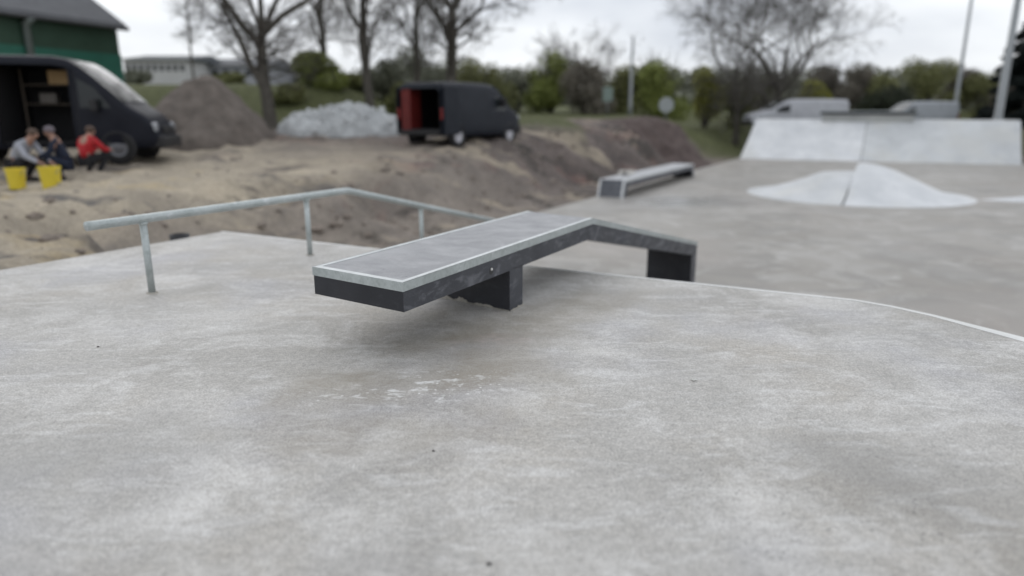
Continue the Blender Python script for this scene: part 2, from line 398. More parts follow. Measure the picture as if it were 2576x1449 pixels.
sand = k.mix(k.ramp(k.noise(.55, 7, .65, loc=(1,6,0), stretch=(.7,1.2,1)), .56, .66), sand, (.16,.15,.14))
gr = k.ramp(k.noise(3, 7, .7), .35, .65, (.07,.078,.034,1), (.125,.135,.06,1))
rub = k.ramp(k.noise(.35, 5, .6, loc=(4,4,0)), .56, .66)
c = k.mix(sp.outputs[2], base, dk); c = k.mix(k.math('MULTIPLY', rub, k.math('SUBTRACT', 1, sp.outputs[0])), c, (.20,.13,.115))
c = k.mix(k.math('MULTIPLY', k.ramp(k.noise(.42, 7, .62, loc=(12,3,0), stretch=(.7,1.5,1)), .54, .60), k.math('SUBTRACT', 1, sp.outputs[0])), c, (.36,.31,.245))
# paler strips
c = k.mix(k.math('MULTIPLY', k.ramp(k.noise(.5, 6, .62, loc=(22,13,0), stretch=(1.2,.8,1)), .55, .61), k.math('SUBTRACT', 1, sp.outputs[0])), c, (.085,.075,.068))
sand = k.mix(k.ramp(k.noise(.6, 6, .62, loc=(32,3,0), stretch=(.6,1.3,1)), .57, .63), sand, (.17,.15,.13))
c = k.mix(sp.outputs[1], c, sand); c = k.mix(sp.outputs[0], c, gr)
fine = k.noise(14, 8, .75); c = k.mix(.5, c, k.ramp(fine, .35, .65, (.28,.28,.28,1), (.66,.66,.66,1)), 'OVERLAY')
nb = k.bump(k.noise(2.2, 8, .7), .8, .12); nb = k.bump(fine, .6, .03, nb)
EARTH = k.done(c, .92, 0, nb, .2); me.materials.append(EARTH)
g = bpy.data.objects.new('ground', me); COL.objects.link(g); tag(g, 'sand and brown dirt of the building site round the concrete', kind='structure')

# ---------------------------------------------------------------- the raised deck and the lower floor
deck_edge = [(0,0), (.02,1.5), (.05,4.05), (.11,5.4), (.17,6.79), (.1,7.05), (-.02,7.3), (-.33,7.77), (-.75,8.3), (-1.6,9.1), (-3,9.9), (-5,10.3), (-14,10.3), (-14,0)]
mb = MB()
def sheet(mb, poly, z, th):
    mb.prism([S(a, b, z-th) for a, b in poly], (0,0,th))
sheet(mb, deck_edge, 0, .14)
dk_o = mb.build('raised_pavement', M['deck']); tag(dk_o, 'mottled grey concrete deck in the foreground', kind='structure')
# pale edging strip on the far rim of the deck: 2 cm at the left, widening past the bend on the right
ins = []
widths = [.03,.03,.028,.026,.028,.034,.045,.085,.11,.12,.12,.12]
edge_pts = deck_edge[:12]
for i, (a, b) in enumerate(edge_pts):
    p = Vector((a, b)); q0 = Vector(edge_pts[max(0, i-1)]); q1 = Vector(edge_pts[min(11, i+1)])
    d = (q1-q0).normalized(); nrm = Vector((d.y, -d.x)); nrm = -nrm if nrm.x < 0 else nrm   # outward (+s)
    ins.append((p, nrm, widths[i]))
mb = MB()
for i in range(11):
    (p0, n0, w0), (p1, n1, w1) = ins[i], ins[i+1]
    a0 = p0+n0*.006; b0 = p0-n0*w0; a1 = p1+n1*.006; b1 = p1-n1*w1
    tz = .004
    mb.add([S(a0.x, a0.y, tz), S(b0.x, b0.y, tz), S(b1.x, b1.y, tz), S(a1.x, a1.y, tz), S(a0.x, a0.y, -.05), S(a1.x, a1.y, -.05), S(b0.x, b0.y, .0005), S(b1.x, b1.y, .0005)],
           [(0,1,2,3), (0,3,5,4), (1,6,7,2)])
ed = mb.build('kerb_strip', M['edge']); tag(ed, 'thin pale strip along the far rim of the deck', kind='structure')
# bank running down from the rim to the lower floor
mb = MB(); low = []
for i, (a, b) in enumerate(deck_edge[:13]):
    if i < 5: low.append((3.7, b if i else PARK_T0))
    else:
        p = Vector((a, b)); q0 = Vector(deck_edge[i-1]); q1 = Vector(deck_edge[i+1]) if i < 12 else Vector((-14.5, 10.3))
        d = (q1-q0).normalized(); nn = Vector((d.y, -d.x)); nn = -nn if (nn.x+nn.y) < 0 else nn
        low.append((a+nn.x*3.5, b+nn.y*3.5))
up = list(deck_edge[:13]); up[0] = (0, 0)
for i in range(12):
    mb.add([S(*up[i], -.03), S(*low[i], DROP-.01), S(*low[i+1], DROP-.01), S(*up[i+1], -.03)], [(0,1,2,3)])
mb.add([S(0,0,-.03), S(3.7,PARK_T0,DROP-.01), S(3.7,PARK_T0,DROP-.3), S(0,0,-1.5)], [(0,1,2,3)])
bk = mb.build('concrete_bank', M['floor']); tag(bk, 'concrete bank sloping from the deck rim to the lower floor', kind='structure')
mb = MB()
fl = [(3.0,PARK_T0), (34.9,PARK_T0), (36.6,13.4), (36.6,24), (-16,24), (-16,9), (-3,9), (1,6), (2.4,4)]
sheet(mb, fl, DROP, .16)
fo = mb.build('pavement', M['floor']); tag(fo, 'smooth brownish grey concrete floor of the lower skate area', kind='structure')
# control joints in the floor
# ---------------------------------------------------------------- kinked bench in the centre
T0, T1 = 3.94, 4.66
def SB(a, t, z=0): return S(a+(T1-t)/(T1-T0)*(.065+.07*min(1, max(0, (a+2.5)/2.7))), t, z)   # the ends are cut slightly askew
bench = empty('kinked_skate_bench', SB(-1.25, 4.3, 0), 'dark grey kinked concrete bench with steel edges standing across the deck rim', 'skate bench')
A0, A1, A2 = (-2.55,.465), (.18,.465), (4.12,-.375)
th = .165
def ring(pts, t): return [SB(a, t, z) for a, z in pts]
body = [A0, A1, A2, (4.12,-.575), (.08,.29), (-2.55,.30)]
mb = MB()
n = len(body)
P0 = ring(body, T0); P1 = ring(body, T1)
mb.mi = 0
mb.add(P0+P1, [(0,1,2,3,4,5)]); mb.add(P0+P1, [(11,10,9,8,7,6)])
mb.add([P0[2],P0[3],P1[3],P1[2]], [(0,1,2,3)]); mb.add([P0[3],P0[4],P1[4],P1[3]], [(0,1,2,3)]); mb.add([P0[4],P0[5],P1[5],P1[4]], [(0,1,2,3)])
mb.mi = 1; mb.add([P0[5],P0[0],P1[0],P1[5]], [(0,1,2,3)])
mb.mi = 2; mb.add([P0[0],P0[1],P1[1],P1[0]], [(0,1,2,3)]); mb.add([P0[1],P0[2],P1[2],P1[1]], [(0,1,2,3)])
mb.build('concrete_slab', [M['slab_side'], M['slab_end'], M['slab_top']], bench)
# legs
for (s0, s1, zt, zb) in ((-1.345,-1.15,.302,-.02), (3.86,4.12,-.56,-1.02)):
    q = MB(); a, b = T0+.05, T1
    z0, z1 = zt, zt
    if s0 > 0: z0 = -.519; z1 = -.573
    q.mi = 0
    pts = [(s0,zb),(s1,zb),(s1,z1),(s0,z0)]
    G0 = ring(pts, a); G1 = ring(pts, b)
    q.add(G0+G1, [(3,2,1,0)]); q.add(G0+G1, [(4,5,6,7)]); q.add([G0[1],G0[2],G1[2],G1[1]], [(0,1,2,3)])
    q.mi = 1; q.add([G0[0],G1[0],G1[3],G0[3]], [(0,1,2,3)])
    q.build('leg', [M['slab_side'], M['slab_end']], bench)
# steel angle edging: side plate + top strip on every upper edge
def edging(parent, path, t0, t1, hs, ws, name='steel_edge', caps=(True, True), mat=None, pr=.004):
    mb = MB()
    for (t, sg) in ((t0, -1), (t1, 1)):
        for i in range(len(path)-1):
            (a, za), (b, zb_) = path[i], path[i+1]
            mb.mi = 0
            mb.prism([SB(a, t+sg*pr, za+pr), SB(b, t+sg*pr, zb_+pr), SB(b, t+sg*pr, zb_-hs), SB(a, t+sg*pr, za-hs)], WV*(-sg*(pr+.002)))
            mb.mi = 1
            mb.prism([SB(a, t+sg*(pr-.001), za+pr), SB(b, t+sg*(pr-.001), zb_+pr), SB(b, t-sg*ws, zb_+pr), SB(a, t-sg*ws, za+pr)], (0,0,-pr-.002))
    for j, i in ((0, 0), (1, -1)):
        if caps[j]:
            s_, z_ = path[i]; sg = -1 if i == 0 else 1
            nb_ = path[1] if i == 0 else path[-2]; sl = (nb_[1]-z_)/(nb_[0]-s_)
            s2 = s_-sg*ws
            mb.mi = 0
            mb.prism([SB(s_+sg*(pr+.001), t0-pr-.001, z_+pr), SB(s_+sg*(pr+.001), t1+pr+.001, z_+pr), SB(s_+sg*(pr+.001), t1+pr+.001, z_-hs), SB(s_+sg*(pr+.001), t0-pr-.001, z_-hs)], LV*(-sg*(pr+.003)))
            zz = z_+sl*(s2-s_)
            mb.mi = 1
            mb.prism([SB(s_+sg*pr, t0+ws*.02, z_+pr+.0015), SB(s_+sg*pr, t1-ws*.02, z_+pr+.0015), SB(s2, t1-ws, zz+pr+.0015), SB(s2, t0+ws, zz+pr+.0015)], (0,0,-pr))
    return mb.build(name, mat or [M['galv'], M['worn_skylit_steel']], parent)
edging(bench, [A0, A1, A2], T0, T1, .048, .036)
# lifting anchor holes with plugs
for (s_, z_, plug) in ((-1.6,.345,True), (3.0,-.28,False)):
    q = MB(); c = SB(s_, T1, z_); Mx = Matrix.Translation(c+WV*.0015)@WV.to_track_quat('Z','Y').to_matrix().to_4x4()
    q.lathe([(.0001,.0005),(.022,.0005),(.026,-.001)], n=16, M=Mx)
    h = q.build('anchor_hole', M['joint'], bench)
    if plug:
        q = MB(); Mx = Matrix.Translation(c+WV*.004+Vector((0,0,.011)))@WV.to_track_quat('Z','Y').to_matrix().to_4x4()
        q.lathe([(.010,-.003),(.009,.003),(.005,.005),(.0001,.0055)], n=12, M=Mx); q.build('plug', M['white_plastic'], h, smooth=True)
# mortar smear round the foot of the near leg
rnd = random.Random(4); q = MB()
def smear(p0, p1, nrm, n, hmax, seed):
    top = []; bot = []
    for i in range(n+1):
        f = i/n; p = p0.lerp(p1, f)
        hgt = .006+hmax*max(0, noise.noise(Vector((f*7+seed, seed, 0)))*1.5+.25)*(.6+.4*noise.noise(Vector((f*31, seed, 2))))
        if 0: hgt = 0
        top.append(p+nrm*.004+Vector((0,0,max(.006, hgt)))); bot.append(p+nrm*(.018+.01*noise.noise(Vector((f*18,seed,5))))+Vector((0,0,.0015)))
    for i in range(n): q.add([top[i], top[i+1], bot[i+1], bot[i]], [(0,1,2,3)])
smear(SB(-1.345,T0+.05,0), SB(-1.345,T1,0), -LV, 90, .042, 2.3); smear(S(-1.345,T1,0), S(-1.15,T1,0), WV, 30, .016, 5.2)
q.build('mortar_smear', M['mortar'], bench)

# ---------------------------------------------------------------- round handrail on the deck
rail = empty('kinked_grind_rail', S(-2.24, 1.95, 0), 'kinked galvanised steel grind rail on thin posts at the left of the deck', 'grind rail')
RT = 1.95; rr = .034
q = MB(); q.tube([S(-2.66,RT,.585), S(-2.6,RT,.585), S(-1.2,RT,.585), S(-.02,RT,.585), S(.04,RT,.583), S(.10,RT,.572), S(1.7,RT,.192), S(3.45,RT,-.222)], rr, 20)
q.build('rail_tube', M['galv'], rail, smooth=True)
bz = lambda s_: 0 if s_ < 0 else DROP*s_/3.7
for s_ in (-2.235, -.54, 1.33, 2.95):
    zt = .56 if s_ < 0 else .572-(s_-.10)*.2375-.02
    q = MB(); q.tube([S(s_,RT,bz(s_)-.04), S(s_,RT,zt)], .0265 if s_ < -1 else .025, 16)
    p = q.build('post', M['galv'], rail, smooth=True)
    q = MB(); q.lathe([(.045,-.002),(.043,.003),(.03,.006),(.026,.007)], c=S(s_,RT,bz(s_)+.001), n=20); q.build('post_collar', M['mortar'], p)
    q = MB(); q.lathe([(.026,-.004),(.031,.004),(.036,.014),(.034,.02)], c=S(s_,RT,zt-.022), n=18); q.build('weld_bead', M['galv'], p, smooth=True)

# ---------------------------------------------------------------- far ledge on the lower floor
def ring(pts, t): return [S(a, t, z) for a, z in pts]
led = empty('skate_ledge', S(13.8,-.26,DROP), 'low grey ledge with slanted ends at the left rim of the lower floor', 'skate ledge')
t0, t1 = -.65, .13; zT = -.50
path = [(13.70,DROP-.01), (13.87,zT), (21.85,zT), (22.10,DROP-.01)]
innr = [(21.78,DROP-.01), (21.62,-.70), (14.16,-.70), (14.02,DROP-.01)]
q = MB(); rg = path+innr; G0 = ring(rg, t0); G1 = ring(rg, t1)
# side faces split to convex quads
def quad_side(G, rev):
    for f in ((0,1,6,7), (1,2,5,6), (2,3,4,5)):
        q.add([G[i] for i in (f[::-1] if rev else f)], [(0,1,2,3)])
q.mi = 0; quad_side(G0, True); quad_side(G1, False)
for i in range(8):
    j = (i+1) % 8; q.mi = 1 if i == 1 else (2 if 3 <= i <= 6 else 0)
    q.add([G0[i], G0[j], G1[j], G1[i]], [(0,1,2,3)])
q.build('concrete_slab', [M['ledge_side'], M['ledge_top'], M['slab_end']], led)
q = MB()
for (t, sg) in ((t0,-1), (t1,1)):
    for i in range(3):
        (a, za), (b, zb_) = path[i], path[i+1]
        ang = {0:(1,0), 1:(0,-1), 2:(-1,0)}[i]
        wv = .055
        q.prism([S(a,t+sg*.004,za+.004*(i==1)), S(b,t+sg*.004,zb_+.004*(i==1)), S(b+ang[0]*wv,t+sg*.004,zb_+ang[1]*wv), S(a+ang[0]*wv,t+sg*.004,za+ang[1]*wv)], WV*(-sg*.006))
        o = {0:(-.004,0), 1:(0,.004), 2:(.004,0)}[i]
        q.prism([S(a+o[0],t+sg*.003,za+o[1]), S(b+o[0],t+sg*.003,zb_+o[1]), S(b+o[0],t-sg*.05,zb_+o[1]), S(a+o[0],t-sg*.05,za+o[1])], (-o[0]*1.5*LV.x, -o[0]*1.5*LV.y, -o[1]*1.5))
q.build('steel_edge', M['bright_steel'], led)
# loose bits lying on the ledge
q = MB(); c = S(15.9, -.50, zT+.012)
q.prism([c+Vector((-.27,.05,0)), c+Vector((.24,.05,.01)), c+Vector((.25,.11,.13)), c+Vector((-.26,.11,.12))], (0,.012,-.004))
o = q.build('board_offcut', plain('fibre_board', (.52,.50,.46), .8)); tag(o, 'pale flat board offcut propped on the far ledge', 'board offcut')
q = MB(); c = S(15.3, -.34, zT+.006)
q.prism([c+Vector((-.12,0,0)), c+Vector((-.09,0,.11)), c+Vector((.04,0,.17)), c+Vector((-.01,0,.06)), c+Vector((.03,0,.05)), c+Vector((.1,0,.055)), c+Vector((.13,0,0)), c+Vector((.06,0,0)), c+Vector((.04,0,.025)), c+Vector((-.02,0,.02)), c+Vector((-.07,0,0))], (0,.05,0))
o = q.build('metal_clip', plain('dull_metal', (.19,.18,.17), .5, .6)); tag(o, 'bent grey metal clip lying on top of the far ledge', 'clip')

# ---------------------------------------------------------------- round mound with a step
MC = Vector((10.49, 20.92, DROP)); MR = 3.13
mound = empty('skate_mound', MC, 'round pale concrete mound of two heights with a dark joint', 'skate mound')
jd = Vector((-1.68, -2.68)); ja = math.atan2(jd.y, jd.x)
def prof(r, hi):
    x = r/MR
    if hi: return .94*(.5+.5*math.cos(math.pi*min(1, max(0, x-.03)/.97)))
    if r < 1.08: return .63-.015*(r < .0)
    y = (r-1.08)/(MR-1.08); y = min(1, max(0, y)); return .63*((1-y)**1.3*(1-y*.25))
for hi, a0, a1, nm in ((False, ja-math.pi, ja, 'low_half'), (True, ja, ja+math.pi, 'high_half')):
    q = MB(); na, nr = 56, 36; V = []; F = []
    for j in range(nr+1):
        r = MR*j/nr
        for i in range(na+1):
            a = a0+(a1-a0)*i/na; rad = r*(1+.015*math.sin(2*a+1))
            V.append(MC+Vector((math.cos(a)*rad, math.sin(a)*rad, .004+prof(r, hi))))
    for j in range(nr):
        for i in range(na):
            b = j*(na+1)+i; F.append((b, b+1, b+na+2, b+na+1))
    q.add(V, F)
    if hi:   # the step wall along the joint, both sides of the centre
        for col in (0, na):
            for j in range(nr):
                p0 = V[j*(na+1)+col]; p1 = V[(j+1)*(na+1)+col]; r0 = MR*j/nr; r1 = MR*(j+1)/nr
                b0 = Vector((p0.x, p0.y, MC.z+prof(r0, False)-.03)); b1 = Vector((p1.x, p1.y, MC.z+prof(r1, False)-.03))
                q.add([p0, p1, b1, b0], [(0,1,2,3)])
    o = q.build(nm, M['pale'] if hi else mat_white('grey_mound_concrete', (.50,.52,.535), (.67,.685,.70)), mound, smooth=True)
    m_ = o.modifiers.new('e', 'EDGE_SPLIT'); m_.split_angle = R(28)
q = MB(); jn = Vector((-jd.y, jd.x, 0)).normalized(); jv = Vector((jd.x, jd.y, 0)).normalized()
for i in range(40):
    r0 = .02+(MR-.03)*i/40; r1 = .02+(MR-.03)*(i+1)/40
    # lies on the lower side just beside the step
    p0 = MC+jv*r0+Vector((0,0,max(prof(r0,False), prof(r0,True) if r0 > 1.9 else 0)+.009)); p1 = MC+jv*r1+Vector((0,0,max(prof(r1,False), prof(r1,True) if r1 > 1.9 else 0)+.009))
    off = -jn*.0
    q.add([p0-jn*.022, p0+jn*.016, p1+jn*.016, p1-jn*.022], [(0,1,2,3)])
q.build('joint', M['joint'], mound)
# flat tip of the next bank at the right edge
q = MB()
tp = [(13.34,19.56), (15.08,20.25), (17.2,21.0), (18.4,17.2), (15.6,17.0), (14.9,18.05)]
tp = [(13.30,19.56), (14.6,20.12), (17.2,21.2), (19.4,16.4), (15.4,18.2)]
cx = Vector((17.6, 19.0, DROP+.42)); V = [Vector((a, b, DROP+.004)) for a, b in tp]+[cx]
q.add(V, [(i, (i+1)%5, 5) for i in range(5)])
o = q.build('skate_pyramid', M['pale']); tag(o, 'pale concrete pyramid bank whose tip enters at the right edge beside the round mound', 'skate bank')

# ---------------------------------------------------------------- big bank at the back
RB0, RB1 = Vector((12.72,38.79,DROP)), Vector((24.86,33.72,DROP))
RT0, RT1 = S(39.12,-.53,1.12), S(38.57,12.5,1.09)
ramp = empty('bank_ramp', (RB0+RB1)/2, 'wide pale concrete bank ramp at the far end of the lower floor', 'skate ramp')
def rp(f, h):   # f across, h up; slight transition curve at the foot
    b = RB0.lerp(RB1, f); t = RT0.lerp(RT1, f); p = b.lerp(t, h); p.z -= .10*math.sin(math.pi*h)*(1-h)*1.2; return p
FJ = .462
for f0, f1 in ((0, FJ-.0012), (FJ+.0012, 1)):
    q = MB(); nh, nf = 14, 10; V = [rp(f0+(f1-f0)*i/nf, j/nh) for j in range(nh+1) for i in range(nf+1)]
    q.add(V, [(j*(nf+1)+i, j*(nf+1)+i+1, (j+1)*(nf+1)+i+1, (j+1)*(nf+1)+i) for j in range(nh) for i in range(nf)])
    o = q.build('bank_panel', M['pale'] if f0 < .1 else mat_white('grey_panel_concrete', (.48,.50,.515), (.60,.62,.63)), ramp, smooth=True)
    if f0 > .1: o['label'] = 'greyer right hand bank panel'
q = MB()
for i in range(14):
    h0, h1 = i/14, (i+1)/14
    q.add([rp(FJ-.003,h0)+Vector((0,0,-.012)), rp(FJ+.003,h0)+Vector((0,0,-.012)), rp(FJ+.003,h1)+Vector((0,0,-.012)), rp(FJ-.003,h1)+Vector((0,0,-.012))], [(0,1,2,3)])
q.build('joint', M['joint'], ramp)
# side walls and platform
back = LV*2.6
for f, sgn in ((0,-1), (1,1)):
    q = MB()
    pts = [rp(f, j/14) for j in range(15)]; top = RT0 if f == 0 else RT1
    ring_ = pts+[top+back, Vector((top.x+back.x, top.y+back.y, DROP-.4)), Vector((pts[0].x, pts[0].y, DROP-.4))]
    q.prism(ring_, WV*(.10*sgn*-1))
    q.build('side_wall', M['pale'], ramp)
q = MB(); q.prism([RT0+Vector((0,0,.006)), RT1+Vector((0,0,.006)), RT1+back+Vector((0,0,.006)), RT0+back+Vector((0,0,.006))], (0,0,-.15)); q.build('platform', M['edge'], ramp)
# ledge on the platform
def on_top(f, b, z): return RT0.lerp(RT1, f)+LV*b+Vector((0,0,z))
tl = empty('platform_ledge', on_top(.45, .3, 0), 'short concrete ledge with a dark overhanging cap on top of the bank ramp', 'skate ledge')
fa, fb = .283, .635
q = MB(); zb = rp(.46, .95).z-1.12
q.prism([on_top(fa,-.22,-.16), on_top(fb,-.22,-.16), on_top(fb,.5,-.16), on_top(fa,.5,-.16)], (0,0,.16+.27)); q.build('base_block', mat_white('grey_block', (.33,.34,.33), (.42,.43,.42)), tl)
q = MB(); q.prism([on_top(fa-.008,-.27,.27), on_top(fb+.010,-.27,.27), on_top(fb+.010,.55,.27), on_top(fa-.008,.55,.27)], (0,0,.17)); q.build('cap', M['slab_end'], tl)
q = MB(); q.prism([on_top(fa-.011,-.285,.432), on_top(fb+.013,-.285,.432), on_top(fb+.013,.56,.432), on_top(fa-.011,.56,.432)], (0,0,.05)); q.build('steel_edge', M['galv'], tl)

# ---------------------------------------------------------------- grit on the deck
q = MB()
def pebble(px, py, r, m, label, seed):
    u = (px-1288)/1717; v = (724.5-py)/1717
    d = Vector((u, math.cos(PITCH)+v*math.sin(PITCH), -math.sin(PITCH)+v*math.cos(PITCH))); kk = -CAMH/d.z
    p = Vector((d.x*kk, d.y*kk, r*.35)); b = MB(); b.ball((p.x,p.y,p.z), (r, r*.8, r*.55), 9, 6, .25, seed)
    o = b.build('pebble', M[m], loc=(p.x,p.y,0)); tag(o, label, 'pebble', 'small stones lying on the deck')
pebble(1230,1420,.008,'stone_dark','largest dark crumb of dirt at the bottom centre of the deck',1)
pebble(1090,1135,.006,'stone_dark','dark crumb on the deck below the white splashes',2)
pebble(1745,957,.016,'stone_pale','pale flat chip on the deck right of the bench',5)
pebble(247,873,.007,'stone_dark','dark crumb on the deck in front of the rail post',6)
pebble(1116,998,.010,'stone_pale','pale crumb among the white splashes in front of the bench',7)
#PART2
# ---------------------------------------------------------------- paints and background materials
def paint(name, col, rough=.45, coat=.05):
    k = NT(name); n = k.noise(2.5, 5, .6)
    c = k.ramp(n, .3, .75, (*col, 1), (*[min(1, q*1.25+.006) for q in col], 1))
    k.b.inputs['Coat Weight'].default_value = coat; k.b.inputs['Coat Roughness'].default_value = .2
    return k.done(c, rough, 0, k.bump(k.noise(.9, 3), .15, .05), .2)
M['navy'] = paint('dark_navy_paint', (.003,.0045,.011)); M['graphite'] = paint('graphite_paint', (.007,.010,.017))
M['white_paint'] = paint('white_paint', (.42,.43,.46)); M['silver_paint'] = paint('silver_paint', (.33,.35,.38))
M['glass'] = plain('dark_glass', (.02,.024,.026), .08, 0, .1, 3, .35)
M['tyre'] = plain('tyre_rubber', (.018,.018,.019), .85); M['rim'] = plain('wheel_rim', (.16,.165,.18), .4, .6); M['pale_rim'] = plain('pale_wheel_cover', (.52,.52,.56), .45, .2)
M['trim'] = plain('black_trim', (.012,.012,.014), .6); M['lining'] = plain('cargo_lining', (.010,.010,.012), .8)
M['red'] = plain('red_cloth', (.42,.012,.018), .75, 0, .25, 9); M['red_metal'] = plain('red_sheet', (.12,.010,.008), .6, 0, .2, 4)
M['lamp'] = plain('headlamp_glass', (.35,.37,.4), .15, .2); M['tail'] = plain('tail_lamp', (.22,.02,.02), .3)
M['card'] = plain('cardboard', (.42,.29,.15), .85, 0, .12, 5); M['wood'] = plain('shelf_board', (.09,.075,.06), .8)
M['yellow'] = plain('yellow_plastic', (.72,.58,.05), .45, 0, .08, 6); M['black_plastic'] = plain('black_plastic', (.015,.016,.02), .5)
M['skin'] = plain('skin', (.36,.21,.155), .55, 0, .08, 8); M['hoodie'] = plain('grey_hoodie', (.33,.345,.39), .9, 0, .12, 8)
M['navy_cloth'] = plain('navy_cloth', (.012,.018,.038), .9, 0, .2, 8); M['black_cloth'] = plain('black_cloth', (.012,.012,.015), .9, 0, .2, 8)
M['hair'] = plain('brown_hair', (.09,.06,.045), .8); M['cap'] = plain('grey_beanie', (.16,.14,.16), .9)
M['bark'] = plain('bark', (.10,.092,.08), .92, 0, .35, 5, .2, .6); M['bark_pale'] = plain('twig_bark', (.13,.122,.112), .92, 0, .25, 5, .2)
M['pole'] = plain('zinc_pole', (.30,.32,.33), .6, .2)
M['brick'] = plain('pale_render', (.50,.50,.50), .9, 0, .08, .5)

# ---------------------------------------------------------------- vans
def loft_van(kind):
    if kind == 'tall':
        prof_ = [(0,.45,2.30),(.06,.38,2.46),(.3,.36,2.54),(1.3,.34,2.56),(2.55,.34,2.56),(2.60,.34,2.56),(3.7,.34,2.55),(4.0,.34,2.50),(4.15,.34,2.43),(4.4,.34,2.24),(4.65,.34,2.02),(4.9,.34,1.78),(5.1,.34,1.58),(5.3,.34,1.38),(5.62,.34,1.16),(5.80,.36,.98),(5.9,.42,.75),(5.93,.5,.62)]; hw = 1.0; L = 5.93; belt = 1.25; inw = .10
        wheels = (1.15, 4.98); wr = .35
    else:
        prof_ = [(0,.45,1.75),(.05,.36,1.90),(.25,.34,1.95),(1.2,.32,1.97),(2.6,.32,1.97),(3.0,.32,1.94),(3.3,.32,1.84),(3.6,.32,1.62),(3.9,.32,1.38),(4.1,.32,1.22),(4.5,.33,1.10),(4.75,.36,.95),(4.88,.42,.75),(4.92,.5,.6)]; hw = .93; L = 4.92; belt = 1.05; inw = .13
        wheels = (.85, 3.95); wr = .33
    return dict(p=prof_, hw=hw, L=L, belt=belt, inw=inw, wheels=wheels, wr=wr)
def van(kind, name, Mx, paintm, label, cat, group=None, side_open=None, rear_open=False, rimm='rim', side_windows=(), stretch=1.0):
    P = loft_van(kind); pr = [(x*stretch, a, b) for x, a, b in P['p']]; hw = P['hw']; belt = P['belt']; L = P['L']*stretch
    org = Mx@Vector((L*.5, 0, 0)); root = empty(name, org, label, cat, group)
    X = [p[0] for p in pr]
    def zt(x): return float(np.interp(x, X, [p[2] for p in pr]))
    def zb(x): return float(np.interp(x, X, [p[1] for p in pr]))
    def nose(x):
        f = min(1, max(0, (x-(L-.9))/.9)); g_ = min(1, max(0, (.12-x)/.12)); return 1-.20*f*f-.05*g_
    def hy(x, z):
        t = zt(x); b = zb(x); w_ = hw*nose(x)
        top = max(t, b+.1)
        if z > belt: w_ -= P['inw']*((z-belt)/(2.5 if kind == 'tall' else 1.9-belt+1e-6 if False else 1.3))**1.2
        e = top-z
        if e < .16: w_ -= .16*(1-math.sqrt(max(0, 1-((.16-e)/.16)**2)))
        if z < b+.12: w_ -= .05*(1-(z-b)/.12)
        return max(.02, w_)
    xs_ = sorted(set([round(x, 3) for x in X]+[round(L*i/48, 3) for i in range(49)]+([side_open[0], side_open[1]] if side_open else [])))
    NZ = 15; V = []; F = []
    def ring_(x):
        t = zt(x); b = zb(x); fr = [0,.04,.12,.24,.36,.48,.58,.68,.76,.84,.90,.94,.97,.99,1.0]
        right = [(x, -hy(x, b+(t-b)*f), b+(t-b)*f) for f in fr]
        return right+[(x, -y_, z_) for x_, y_, z_ in reversed([(r[0], r[1], r[2]) for r in right])]
    for x in xs_: V += ring_(x)
    nr = 2*NZ; wh = [w_*stretch if kind != 'tall' else w_ for w_ in P['wheels']]
    mb = MB()
    for i in range(len(xs_)-1):
        for j in range(nr):
            j2 = (j+1) % nr
            q = [V[i*nr+j], V[i*nr+j2], V[(i+1)*nr+j2], V[(i+1)*nr+j]]
            xm = sum(a[0] for a in q)/4; zm = sum(a[2] for a in q)/4; ym = sum(a[1] for a in q)/4
            if side_open and ym < -.3 and side_open[0] < xm < side_open[1] and side_open[2] < zm < side_open[3]: continue
            F.append((i*nr+j, (i+1)*nr+j, (i+1)*nr+j2, i*nr+j2))
    if not rear_open: F.append(tuple(range(nr)))
    F.append(tuple((len(xs_)-1)*nr+k_ for k_ in range(nr))[::-1])
    mb.add([Mx@Vector(v) for v in V], F)
    mb.build('body', paintm, root, smooth=True).modifiers.new('e', 'EDGE_SPLIT').split_angle = R(38)
    # wheels with arches
    for wx in wh:
        for sg in (-1, 1):
            c = Vector((wx, sg*(hw-.12), P['wr'])); T = Mx@Matrix.Translation(c)@Matrix.Rotation(R(90)*(1 if sg < 0 else -1), 4, 'X'); r = P['wr']
            a = MB(); a.lathe([(r+.075,.06),(r+.075,.10),(r+.03,.137),(r+.005,.135),(r,.02)], n=28, M=T); a.build('wheel_arch', M['trim'], root)
            q = MB(); q.lathe([(r*.62,-.10),(r*.97,-.10),(r,-.06),(r,.08),(r*.97,.115),(r*.66,.12),(r*.62,.09)], n=28, M=T); wl = q.build('wheel', M['tyre'], root, smooth=True)
            q = MB(); q.lathe([(.0001,.125),(r*.16,.128),(r*.2,.112),(r*.52,.10),(r*.62,.115),(r*.64,.09)], n=28, M=T); q.build('rim', M[rimm], wl)
    def panel(name, pts, mat, off=.006, side=-1, par=None):
        q = MB()
        # subdivide so it follows the side
        (a, b, c, d) = pts; n_ = 6; VV = []
        for i in range(n_+1):
            for j in range(n_+1):
                u = i/n_; v_ = j/n_
                x = (a[0]*(1-u)+b[0]*u)*(1-v_)+(d[0]*(1-u)+c[0]*u)*v_; z = (a[1]*(1-u)+b[1]*u)*(1-v_)+(d[1]*(1-u)+c[1]*u)*v_
                VV.append(Mx@Vector((x, side*(hy(x, min(z, zt(x)-.02))+off), z)))
        q.add(VV, [(i*(n_+1)+j, i*(n_+1)+j+1, (i+1)*(n_+1)+j+1, (i+1)*(n_+1)+j) for i in range(n_) for j in range(n_)])
        return q.build(name, mat, par or root, smooth=True)
    # windscreen
    i0 = 4.12 if kind == 'tall' else 3.05; i1 = 5.2 if kind == 'tall' else 4.0
    i0 *= stretch; i1 *= stretch
    q = MB(); n_ = 8; VV = []
